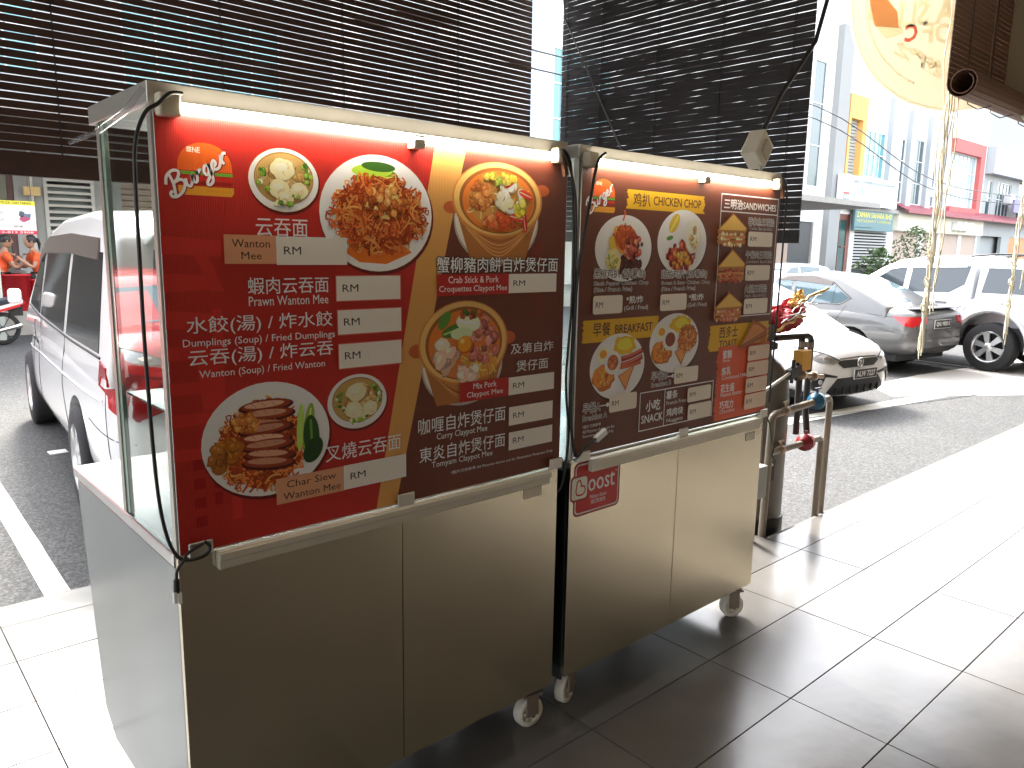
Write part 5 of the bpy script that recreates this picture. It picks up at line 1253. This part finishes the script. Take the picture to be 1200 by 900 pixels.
slats(D, 47.0, 51.6, 1.0, 3.15, FY+.02, 12, LOUV, 'grille_bar', .26, .04); MB().box(47.0, 51.6, FY+.12, FY+.16, .2, 3.2).build('shutter', DARKI, D)  # near-black sheet stands for the dark depth behind the grille
# E: grey piers
E_ = empty('shophouse', (56, FY, GZ), 'shophouse with tall grey piers, maroon awning and tan roller shutters', 'building')
shell(E_, 52.21, 60.4, 13, WHT, [(52.6, 53.2, 5.0, 9.0), (54.0, 56.3, 5.0, 9.2), (58.0, 58.6, 5, 9), (52.5, 56.8, .2, 3.2), (57.4, 60.1, .2, 3.2)])
for xa, xb in ((53.2, 53.95), (56.4, 57.3), (59.2, 60.1)): MB().box(xa, xb, FY-.3, FY-.002, 4.7, 10.8).build('pier', GRY, E_)
window(E_, 54.0, 56.3, 5.0, 9.2, FY+.1, 3, 3, TEALD); window(E_, 52.6, 53.2, 5.0, 9.0, FY+.1, 1, 3, TEALD); window(E_, 58.0, 58.6, 5, 9, FY+.1, 1, 3, TEALD)
box('lintel_band', CRM, E_, 52.3, 60.4, FY-.35, FY-.003, 3.25, 4.35)
for xa, xb in ((52.5, 56.8), (57.4, 60.1)):
    for k in range(2): xw = (xb-xa)/2; MB().box(xa+k*xw+.03, xa+(k+1)*xw-.03, FY+.08, FY+.12, .2, 3.2).build('shutter', SHUT, E_)
def awning(root, x0, x1):
    mb = MB(); n = int((x1-x0)/.3)
    for k in range(n):
        a = x0+(x1-x0)*k/n; b = x0+(x1-x0)*(k+1)/n-.04
        mb.add([(a, FY-.9, 4.52), (b, FY-.9, 4.52), (b, FY-.01, 5.0), (a, FY-.01, 5.0), (a, FY-.9, 4.46), (b, FY-.9, 4.46), (b, FY-.01, 4.94), (a, FY-.01, 4.94)], [(0,1,2,3), (7,6,5,4), (0,4,5,1), (1,5,6,2), (2,6,7,3), (3,7,4,0)])
    mb.box(x0, x1, FY-.94, FY-.90, 4.35, 4.56); mb.build('awning', TIN, root)
awning(E_, 52.3, 60.4)
box('aircon_unit', WHITEP, E_, 57.2, 58.0, FY-.5, FY-.004, 5.6, 6.2)
# F: red framed building
F_ = empty('shophouse', (64, FY, GZ), 'white shophouse with a red framed window bay over the maroon awning', 'building')
shell(F_, 60.41, 68.2, 12.6, WHT, [(61.2, 66.2, 5.2, 9.0), (60.8, 64.2, .2, 3.2), (64.8, 67.9, .2, 3.2)])
fr_ = MB(); fr_.box(66.2, 67.1, FY-.3, FY-.002, 4.9, 9.9); fr_.box(60.9, 66.2, FY-.3, FY-.002, 9.0, 9.9); fr_.box(60.9, 66.2, FY-.3, FY-.002, 4.7, 5.2); fr_.build('red_frame', REDW, F_)
window(F_, 61.2, 66.2, 5.2, 9.0, FY+.1, 6, 3, mat('pale_window_glass', (.35, .48, .5), .1, noise=.2, nscale=.6)); awning(F_, 60.42, 68.2)
box('lintel_band', CRM, F_, 60.42, 68.2, FY-.35, FY-.003, 3.25, 4.35)
for k in range(3): bevel(box('aircon_unit', WHITEP, F_, 61.6+k*1.1, 62.4+k*1.1, FY-.8, FY-.36, 3.5, 4.1), .03)
for xa, xb in ((60.8, 64.2), (64.8, 67.9)): MB().box(xa, xb, FY+.08, FY+.12, .2, 3.2).build('shutter', SHUT, F_)
# G: grey with balcony
G_b = empty('shophouse', (76, FY, GZ), 'grey shophouse with a balcony band, rightmost of the row', 'building')
shell(G_b, 68.21, 90, 14.5, paintm('worn_grey_render', (.34, .36, .36)), [(69.2, 70.4, 4.9, 7.6), (71.6, 75, 4.9, 7.6), (69, 74, .2, 3.3), (76, 84, .2, 3.3), (77, 84, 4.9, 8)])
box('balcony', GRY, G_b, 68.3, 89, FY-.6, FY-.004, 8.0, 10.0); window(G_b, 69.2, 70.4, 4.9, 7.6, FY+.1, 1, 2, TEALD); window(G_b, 71.6, 75, 4.9, 7.6, FY+.1, 4, 2, TEALD); window(G_b, 77, 84, 4.9, 8, FY+.1, 5, 2, TEALD)
awning(G_b, 68.3, 80); bevel(box('aircon_unit', WHITEP, G_b, 73.2, 74.2, FY-.6, FY-.01, 5.9, 6.7), .03); box('balcony_sign', mat('purple_sign', (.2, .18, .3), .5), G_b, 72, 84, FY-1.2, FY-1.05, 5.2, 6.2)
MB().box(76, 84, FY+.08, FY+.12, .2, 3.3).build('shutter', mat('orange_shop', (.6, .25, .1), .6), G_b)
struct('far_pavement', MB().box(-20, 140, 17.4, FY-.001, GZ+.001, .30), CONC)

# overhead wires
for k, (zA, zB, zC) in enumerate(((7.0, 4.56, 4.50), (6.66, 4.2, 4.16))):
    pts = [(-10, 12, 6.6-.3*k), (11.3, 12, 5.6-.35*k), (22.86, 12, zA-.98-.02*k), (32.1, 12, zB+.0), (43.7, 12, zC), (70, 12, 5.2)]
    tag(MB().tube(catmull(pts, 6), .018, 5).build('overhead_wire', BLACK), ('upper' if k == 0 else 'lower')+' of the two sagging wires crossing in front of the shophouses', 'wire')

# plants
LEAF = mat('leaf_green', (.07, .12, .035), .6, noise=.4, nscale=3)
BARK = mat('bark', (.12, .09, .06), .8)
def bush(name, c, r, h, n, label, trunk=.4, leaf=.10):
    root = empty(name, c, label, 'plant'); mb = MB(); c = Vector(c)
    for k in range(n):
        a, q, zz = random.uniform(0, 6.28), math.sqrt(random.random()), random.random()
        rad = r*q*math.sin(math.pi*min(1, .15+.8*zz)); p = c+Vector((rad*math.cos(a), rad*math.sin(a), trunk+zz*(h-trunk)))
        d = Vector((random.uniform(-1, 1), random.uniform(-1, 1), random.uniform(-.6, .9))).normalized(); s_ = d.cross(Vector((random.uniform(-1, 1), random.uniform(-1, 1), 1))).normalized()
        L = leaf*random.uniform(.6, 1.4)
        mb.add([p, p+d*L*.5+s_*L*.25, p+d*L, p+d*L*.5-s_*L*.25], [(0, 1, 2, 3)])
    mb.build('foliage', LEAF, root)
    st_ = MB()
    for k in range(5):
        a = k*1.3; st_.tube([c, c+Vector((.08*math.cos(a), .08*math.sin(a), trunk)), c+Vector((r*.5*math.cos(a), r*.5*math.sin(a), trunk+(h-trunk)*.6))], [.04, .03, .01], 5)
    st_.build('stem', BARK, root); return root
bush('young_tree', (49.4, FY-2.6, .3), 1.3, 3.0, 620, 'young leafy tree before the grille below the green sign', .9, .2)
bush('shrub', (44.6, FY-2.6, .3), 1.3, 1.6, 420, 'dark green shrub at the foot of the grey pilaster', .2, .3)
bush('shrub', (78, FY-2.8, .3), 1.8, 3.0, 400, 'green shrub at the far right end of the row', .5, .3)

# ------------------------------------------------------------------ street life at the left
FPZ = .30
def skin_mesh(verts, edges, radii, root=0, sub=2):
    me = bpy.data.meshes.new('s'); me.from_pydata(verts, edges, []); o = bpy.data.objects.new('s', me); COL.objects.link(o)
    o.modifiers.new('k', 'SKIN'); s_ = o.modifiers.new('s', 'SUBSURF'); s_.levels = sub; s_.render_levels = sub
    for i, r_ in enumerate(radii): me.skin_vertices[0].data[i].radius = (r_, r_) if not isinstance(r_, tuple) else r_
    me.skin_vertices[0].data[root].use_root = True
    m2 = evalmesh(o); bpy.data.objects.remove(o)
    for p in m2.polygons: p.use_smooth = True
    return m2
SKIN = mat('skin', (.42, .24, .16), .5); HAIR = mat('black_hair', (.012, .01, .01), .45); ORANGE = mat('orange_shirt', (.72, .06, .015), .7, noise=.25, nscale=9, sub=(.8, .13, .03)); BPANTS = mat('black_trousers', (.012, .013, .016), .8)
def person(loc, rz, label, hair_tail, lean=.12):
    root = empty('person', loc, label, 'person', rz=rz)
    # seated, facing local -x ; hips at z .50
    H = .52
    sh = (-lean, 0, H+.46)
    V = [(0, 0, H), (-.04, 0, H+.22), sh, (-lean-.02, 0, H+.54), (-lean-.04, 0, H+.60),
         (-lean+.01, .17, H+.43), (-lean-.10, .22, H+.19), (-lean-.32, .12, H+.27), (-lean-.38, .10, H+.30),
         (-lean+.01, -.17, H+.43), (-lean-.10, -.22, H+.19), (-lean-.30, -.12, H+.36), (-lean-.34, -.10, H+.42),
         (-.02, .09, H-.02), (-.40, .12, H+.0), (-.36, .12, .1), (-.38, .12, .05), (-.50, .12, .03),
         (-.02, -.09, H-.02), (-.40, -.12, H+.02), (-.34, -.12, .1), (-.36, -.12, .05), (-.48, -.12, .03)]
    Ed = [(0, 1), (1, 2), (2, 3), (3, 4), (2, 5), (5, 6), (6, 7), (7, 8), (2, 9), (9, 10), (10, 11), (11, 12), (0, 13), (13, 14), (14, 15), (15, 16), (16, 17), (0, 18), (18, 19), (19, 20), (20, 21), (21, 22)]
    Rd = [.12, .115, .10, .05, .045, .055, .042, .030, .024, .055, .042, .030, .024, .085, .060, .045, .04, .032, .085, .060, .045, .04, .032]
    link('body', skin_mesh(V, Ed, Rd), SKIN, root, Z0)
    # hands: palm and five fingers each
    for sy, (hx, hz) in ((1, (-lean-.40, H+.31)), (-1, (-lean-.36, H+.44))):
        hv = [(hx, sy*.10, hz), (hx-.045, sy*.09, hz+.01)]; he = [(0, 1)]; hr = [.022, .022]
        for k in range(4):
            n0 = len(hv); yy = sy*(.06+.018*k); ln = (.045, .055, .052, .04)[k]
            hv += [(hx-.07, yy, hz+.012), (hx-.07-ln*.6, yy, hz+.004), (hx-.07-ln, yy, hz-.018)]; he += [(1, n0), (n0, n0+1), (n0+1, n0+2)]; hr += [.009, .008, .007]
        n0 = len(hv); hv += [(hx-.02, sy*.055, hz+.015), (hx-.05, sy*.035, hz+.02)]; he += [(0, n0), (n0, n0+1)]; hr += [.010, .008]
        link('hand', skin_mesh(hv, he, hr, 0, 1), SKIN, root, Z0)
    hc = Vector((-lean-.06, 0, H+.70))
    hd = MB(); hd.lathe([(0, -.13), (.035, -.125), (.06, -.09), (.078, -.03), (.082, .03), (.072, .08), (.045, .115), (0, .128)], hc, 'z', 20); hm = hd.mesh('h'); 
    for v in hm.vertices: v.co.x = hc.x+(v.co.x-hc.x)*1.18; 
    link('head', hm, SKIN, root, Z0)
    fc_ = MB(); fc_.obox(hc+Vector((-.10, 0, -.01)), (.016, 0, 0), (0, .011, 0), (.006, 0, .02)); bevel(fc_.build('nose', SKIN, root, Z0), .006)
    ey = MB()
    for sy in (-1, 1): ey.lathe([(0, -.006), (.009, 0), (0, .006)], hc+Vector((-.086, sy*.030, .015)), 'x', 8)
    ey.build('eyes', HAIR, root, Z0); MB().obox(hc+Vector((-.083, 0, -.055)), (.004, 0, 0), (0, .022, 0), (0, 0, .005)).build('mouth', mat('lips', (.35, .1, .08), .5), root, Z0)
    for sy in (-1, 1): MB().lathe([(0, -.012), (.02, -.006), (.02, .006), (0, .012)], hc+Vector((.01, sy*.083, -.005)), 'y', 10).build('ear', SKIN, root, Z0)
    hr_ = MB(); hr_.lathe([(.088, -.02), (.093, .03), (.083, .085), (.05, .125), (0, .138)], hc+Vector((.016, 0, 0)), 'z', 20); hm = hr_.mesh('h')
    for v in hm.vertices: v.co.x = hc.x+.016+(v.co.x-hc.x-.016)*1.15
    link('hair', hm, HAIR, root, Z0)
    if hair_tail: MB().tube([hc+Vector((.09, 0, .05)), hc+Vector((.14, 0, .04)), hc+Vector((.17, 0, -.04)), hc+Vector((.16, 0, -.16))], [.03, .038, .032, .01], 8).build('ponytail', HAIR, root, Z0)
    V2 = [V[0], V[1], V[2], (-lean+.0, .10, H+.47), V[5], (-lean-.06, .20, H+.30), (-lean+.0, -.10, H+.47), V[9], (-lean-.06, -.20, H+.30)]
    link('shirt', skin_mesh(V2, [(0, 1), (1, 2), (2, 3), (3, 4), (4, 5), (2, 6), (6, 7), (7, 8)], [.15, .14, .125, .075, .075, .062, .075, .075, .062]), ORANGE, root, Z0)
    V3 = [V[0], V[13], V[14], V[15], V[18], V[19], V[20]]
    link('trousers', skin_mesh(V3, [(0, 1), (1, 2), (2, 3), (0, 4), (4, 5), (5, 6)], [.14, .105, .078, .06, .105, .078, .06]), BPANTS, root, Z0)
    return root
person((3.36, 17.9, .42), R(8), 'woman with ponytail in orange shirt and black trousers, sitting at a table beside the gate', True)
p2 = person((2.62, 17.9, .42), R(188), 'person in orange shirt seated with their back to the left picture edge', False)
def chair(loc, rz, label):
    root = empty('plastic_chair', loc, label, 'chair', rz=rz); m = mat('black_plastic_chair', (.02, .02, .02), .4)
    for sx in (-1, 1):
        for sy in (-1, 1): MB().box(sx*.19-.015, sx*.19+.015, sy*.19-.015, sy*.19+.015, 0, .44 if sx < 0 else .9).build('leg', m, root, Z0)
    MB().box(-.21, .21, -.21, .21, .44, .47).build('seat', m, root, Z0)
    for k in range(7): MB().box(.18, .20, -.19, .19, .50+k*.055, .535+k*.055).build('back_slat', m, root, Z0)
    return root
chair((3.36, 17.9, FPZ+.001), 0, 'black plastic chair under the woman in orange')
chair((2.58, 17.86, FPZ+.001), R(180), 'black slatted plastic chair at the left picture edge')
tb = empty('cafe_table', (2.93, 18.2, FPZ), 'small dark table between the two seated people', 'table')
MB().box(2.75, 3.1, 18.0, 18.6, 1.02, 1.06).build('tabletop', mat('table_top', (.3, .3, .3), .4), tb); MB().tube([(2.93, 18.3, FPZ), (2.93, 18.3, 1.02)], .03, 8).build('leg', BLACK, tb)
stl = empty('plastic_stool', (3.55, 17.55, FPZ), 'grey plastic stool beside the seated woman', 'stool')
MB().box(3.4, 3.7, 17.4, 17.7, .74, .78).build('seat', mat('grey_plastic', (.3, .33, .32), .5), stl)
for sx in (3.43, 3.67):
    for sy in (17.43, 17.67): MB().box(sx-.02, sx+.02, sy-.02, sy+.02, FPZ+.001, .74).build('leg', bpy.data.materials['grey_plastic'], stl)
REDP = mat('red_plastic', (.6, .02, .03), .35)
for (x, y, r_, h, lb_) in ((2.86, 17.75, .26, .68, 'large round red plastic tub behind the motorcycle seat'), (3.22, 17.85, .19, .58, 'smaller red plastic tub right of the large one')):
    t_ = MB(); t_.lathe([(0, 0), (r_*.86, 0), (r_, h), (r_*1.06, h), (r_*1.06, h+.03), (r_*.96, h+.03), (r_*.82, .04), (0, .04)], (x, y, FPZ+.001), 'z', 24); t_.k = 0
    tag(t_.build('red_tub', REDP), lb_, 'tub')
bn = empty('hanging_banner', (3.1, 18.2, 2.0), 'small banner with yellow top and red bottom hanging left of the gate', 'banner')
# board core + print
MB().box(2.55, 3.45-.10, 18.0, 18.01, 1.78, 2.42).build('sheet', WHITEP, bn)
P = Print(bn, (2.55, 1.78), 17.998); P.k = 30; P.up(4)
P.rect(0, 560, 800, 640, '#d2c83a'); P.rect(0, 0, 800, 70, '#b83248'); P.up(4); P.text('KELAS MUZIK DAN TARIAN', 60, 575, 740, 622, '#3a3a20', .02); P.text('012-813 5908', 80, 15, 740, 55, '#e8d8d8', .03)
P.ell(600, 300, 90, 60, '#9a4a6a', 16, wob=.2); P.ell(560, 390, 50, 60, '#4a5560', 12, wob=.2); P.up(4); P.ell(660, 360, 60, 40, '#5a6a80', 12, wob=.3); P.text('RM 48', 420, 130, 560, 170, '#a08a90'); P.text('FUN', 100, 380, 240, 440, '#8090a0'); P.text('DAY', 100, 240, 260, 300, '#8090a0'); P.done('banner_print', bn)
MB().tube([(2.6, 18.01, 2.42), (2.6, 18.2, 3.9)], .006, 5).build('cord', BLACK, bn); MB().tube([(3.3, 18.01, 2.42), (3.3, 18.2, 3.9)], .006, 5).build('cord', BLACK, bn)
tag(box('pillar', paintm('pale_green_column', (.5, .54, .5)), None, 2.05, 2.46, 16.6, 17.1, GZ, 3.9), 'pale green square column at the far left picture edge', 'pillar')
box_ = struct('far_eave', MB().box(-20, 40, 17.2, FY-.01, 3.95, 4.2), CONC)

# motorcycle
mc = empty('motorcycle', (2.3, 16.0, GZ), 'underbone motorcycle with black seat and red stripes parked at the left edge', 'motorcycle')
def mw(x):
    t = MB(); t.lathe([(.22, -.03), (.27, -.04), (.285, 0), (.27, .04), (.22, .03), (.22, -.03)], (x, 0, .285), 'y', 28, True, False); w_ = t.build('wheel', TYRE, mc, Z0)
    m_ = MB(); m_.lathe([(.21, -.02), (.225, -.02), (.225, .02), (.21, .02), (.21, -.02)], (x, 0, .285), 'y', 24, True, False); m_.lathe([(0, -.03), (.04, -.03), (.04, .03), (0, .03)], (x, 0, .285), 'y', 12)
    for k in range(6): a = k*math.pi/3; m_.tube([(x+.03*math.cos(a), 0, .285+.03*math.sin(a)), (x+.21*math.cos(a), 0, .285+.21*math.sin(a))], .008, 5)
    m_.build('rim', TRIM, w_, Z0)
mw(-.95); mw(.30)
q = MB(); q.prism([(-.35, .66), (-.2, .76), (.15, .77), (.50, .84), (.52, .80), (.40, .72), (.1, .66)], 'y', -.13, .13); bevel(q.build('seat', mat('black_seat', (.02, .025, .04), .4), mc, Z0), .03, 3)
for s_ in (-1, 1):
    q = MB(); q.prism([(-.3, .55), (-.25, .64), (.15, .66), (.62, .78), (.60, .70), (.2, .56)], 'y', s_*.09, s_*.11); q.build('side_fairing', WHITEP, mc, Z0)
    q = MB(); q.prism([(-.3, .53), (-.2, .58), (.2, .61), (.60, .72), (.55, .66), (.1, .54)], 'y', s_*.108, s_*.122); q.build('red_stripe', mat('red_stripe_paint', (.5, .03, .03), .3), mc, Z0)
MB().tube([(-.95, 0, .30), (-.80, 0, .75), (-.72, 0, .98)], .03, 8).build('fork', TRIM, mc, Z0); MB().tube([(-.72, -.32, 1.02), (-.74, 0, .98), (-.72, .32, 1.02)], .014, 8).build('handlebar', TRIM, mc, Z0)
q = MB(); q.prism([(-.85, .55), (-.62, 1.0), (-.5, .95), (-.55, .5), (-.4, .34), (-.5, .3)], 'y', -.16, .16); bevel(q.build('leg_shield', mat('dark_fairing', (.03, .03, .04), .3), mc, Z0), .03, 3)
q = MB(); q.tube([(-.5, 0, .5), (-.1, 0, .45), (.1, 0, .55)], .06, 8); q.box(-.35, .0, -.09, .09, .2, .42); q.build('engine', mat('engine_grey', (.12, .12, .12), .5, .4), mc, Z0)
MB().tube([(-.2, -.12, .25), (.2, -.14, .26), (.55, -.14, .34)], [.02, .035, .045], 10).build('exhaust', CHROME, mc, Z0); MB().tube([(-.1, -.1, .25), (-.14, -.2, .02)], .01, 6).build('side_stand', TRIM, mc, Z0)
MB().box(.42, .62, -.05, .05, .5, .72).build('rear_mudguard', TRIM, mc, Z0); MB().box(.60, .66, -.06, .06, .70, .76).build('tail_light', REDLENS, mc, Z0)
mc.rotation_euler = (0, 0, R(8)); mc.location = (2.02, 15.9, GZ)

# ------------------------------------------------------------------ hanging ropes and round banner at the right
ROPE = mat('cream_rope', (.78, .72, .55), .8, noise=.2, nscale=30)
random.seed(5)
def rope(x, y, z0, z1, label, strands, spread, knots=True, lean=0):
    root = empty('hanging_rope', (x, y, z0), label, 'rope', 'frayed cream ropes hanging at the right')
    for s_ in range(strands):
        pts = []; ph = random.uniform(0, 6.28); n = int((z1-z0)/.05)
        zz0 = z0+random.uniform(0, .12) if s_ else z0
        for k in range(n+1):
            t = k/n; z = zz0+(z1-zz0)*t; w_ = spread*(t**1.2)+.012; a = ph+z*9+s_
            pts.append((x+lean*t+w_*math.cos(ph)*(1 if t > .3 else .5)+.008*math.sin(a)+random.uniform(-.004, .004), y+.012*math.cos(a)+w_*.4*math.sin(ph), z))
        MB().tube(pts, [.0030+.003*abs(math.sin(i*1.7+s_)) for i in range(len(pts))], 5).build('strand', ROPE, root)
    if knots:
        kn = MB()
        for z in (z0+.35, z0+.55, z0+.75):
            pts = [(x+lean*.3+.03*math.cos(a)*random.uniform(.5, 1.4), y+.02*math.sin(a*1.3), z+.05*math.sin(a*.8)+a*.004) for a in [i*.8 for i in range(22)]]
            kn.tube(catmull(pts, 2), .005, 5)
        kn.build('knot', ROPE, root)
rope(6.42, 2.34, .86, 3.97, 'thick bundle of frayed cream rope in front of the grey saloon', 7, .10)
rope(6.62, 2.36, 1.20, 3.97, 'thin twisted cream rope right of the thickest bundle', 2, .03, False, .12)
rope(8.55, 2.36, .82, 3.97, 'cream rope bundle hanging in front of the pickup canopy', 5, .06)
rope(8.95, 2.38, 1.35, 3.97, 'shortest cream rope hanging at the right picture edge', 2, .04, False)
# round banner, print seen from behind (mirrored letters)
rb = empty('round_banner', (7.0, 2.6, 2.8), 'round sunlit translucent banner with mirrored lettering hanging at the upper right', 'banner')
def arc(cy, cz, r_, ylo, n=40):
    return [(cy+r_*math.cos(R(a)), cz+r_*math.sin(R(a))) for a in [-100+i*(200/n) for i in range(n+1)] if cy+r_*math.cos(R(a)) > ylo]
def transl(name, c_, t=.6):
    m = bpy.data.materials.new(name); m.use_nodes = True; n = m.node_tree; n.nodes.clear(); o = n.nodes.new('ShaderNodeOutputMaterial'); mx = n.nodes.new('ShaderNodeMixShader'); mx.inputs[0].default_value = t
    d_ = n.nodes.new('ShaderNodeBsdfDiffuse'); tr = n.nodes.new('ShaderNodeBsdfTranslucent'); d_.inputs[0].default_value = tr.inputs[0].default_value = (*c_, 1)
    n.links.new(d_.outputs[0], mx.inputs[1]); n.links.new(tr.outputs[0], mx.inputs[2]); n.links.new(mx.outputs[0], o.inputs[0]); return m
T1 = transl('banner_film', (.62, .57, .47), .8); T2 = transl('banner_cream', (.9, .86, .72), .85); T3 = transl('banner_orange', (.85, .55, .28), .8); T4 = transl('banner_red', (.8, .3, .2), .8)
cy, cz, r_ = 2.36, 3.90, 1.08
pl = [(2.27, 2.825)]+[(cy+r_*math.cos(R(a)), cz+r_*math.sin(R(a))) for a in range(-84, 40, 4)]+[(2.27, 4.6)]
pl = [p for p in pl if p[0] >= 2.27]
MB().prism(pl, 'x', 7.0, 7.003).build('film', T1, rb)
rim = [(7.0, cy+r_*math.cos(R(a)), cz+r_*math.sin(R(a))) for a in range(-84, 40, 3)]; MB().tube(rim, .014, 6).build('rim', T2, rb)
rim = [(6.99, cy+(r_-.14)*math.cos(R(a)), cz+(r_-.14)*math.sin(R(a))) for a in range(-60, 30, 4)]; MB().tube(rim, .008, 6).build('inner_ring', T2, rb)
MB().prism([(3.28, 3.70), (3.10, 3.48), (2.95, 3.50), (3.20, 3.95)], 'x', 6.992, 6.996).build('cream_stripe', T2, rb)
MB().prism([(3.28, 3.86), (3.20, 3.60), (3.0, 3.55), (3.02, 3.68), (3.26, 3.98)], 'x', 6.986, 6.990).build('orange_stripe', T3, rb)
def btext(body, y0, y1, z0, z1, m, bold=.03, tilt=0):
    vs, fs = text_mesh(body, bold, 2); q = MB(); V_ = []
    # seen from -x side: y decreases to the right; mirrored print keeps letters running towards +y
    for xx in (6.986, 6.990): V_ += [(xx, y0+(y1-y0)*a, z0+(z1-z0)*b+tilt*a) for a, b in vs]
    n = len(vs); q.add(V_, fs+[tuple(n+i for i in g)[::-1] for g in fs]); q.build('lettering', m, rb)
btext('A SLI', 2.56, 3.0, 3.50, 3.70, T2, tilt=.05); btext('OF', 2.55, 2.80, 3.34, 3.50, T2, tilt=.06); btext('C', 2.84, 2.94, 3.42, 3.56, T4)
btext('披萨之', 2.62, 3.02, 3.08, 3.22, T2, .06, .26); btext('-', 2.50, 2.58, 3.10, 3.13, T2, .05)
sg2 = empty('round_banner', (7.4, 2.3, 2.6), 'second translucent banner, only its lower curve showing under the rolled blind', 'banner')
MB().prism([(1.45+.9*math.cos(R(a)), 3.36+.86*math.sin(R(a))) for a in range(-95, 30, 5)]+[(1.40, 3.5)], 'x', 7.4, 7.403).build('film', T1, sg2)
MB().tube([(7.4, 1.45+.9*math.cos(R(a)), 3.36+.86*math.sin(R(a))) for a in range(-95, 30, 5)], .012, 6).build('rim', T2, sg2)

# repeats of one kind share a group
for nm, g in (('food_cart', 'steel food carts under the blinds'), ('bamboo_blind', 'dark slatted blinds'), ('parked_car', 'cars parked nose to kerb'), ('distant_car', 'cars parked nose to kerb'),
              ('shophouse', 'row of shophouses across the road'), ('person', 'people seated at the cafe table'), ('plastic_chair', 'black plastic cafe chairs'), ('red_tub', 'red plastic tubs'),
              ('overhead_wire', 'overhead wires across the road'), ('round_banner', 'translucent round banners at the upper right'), ('shrub', 'shrubs in front of the shophouses')):
    for o in bpy.data.objects:
        if o.parent is None and o.name.split('.')[0] == nm and 'label' in o: o['group'] = g
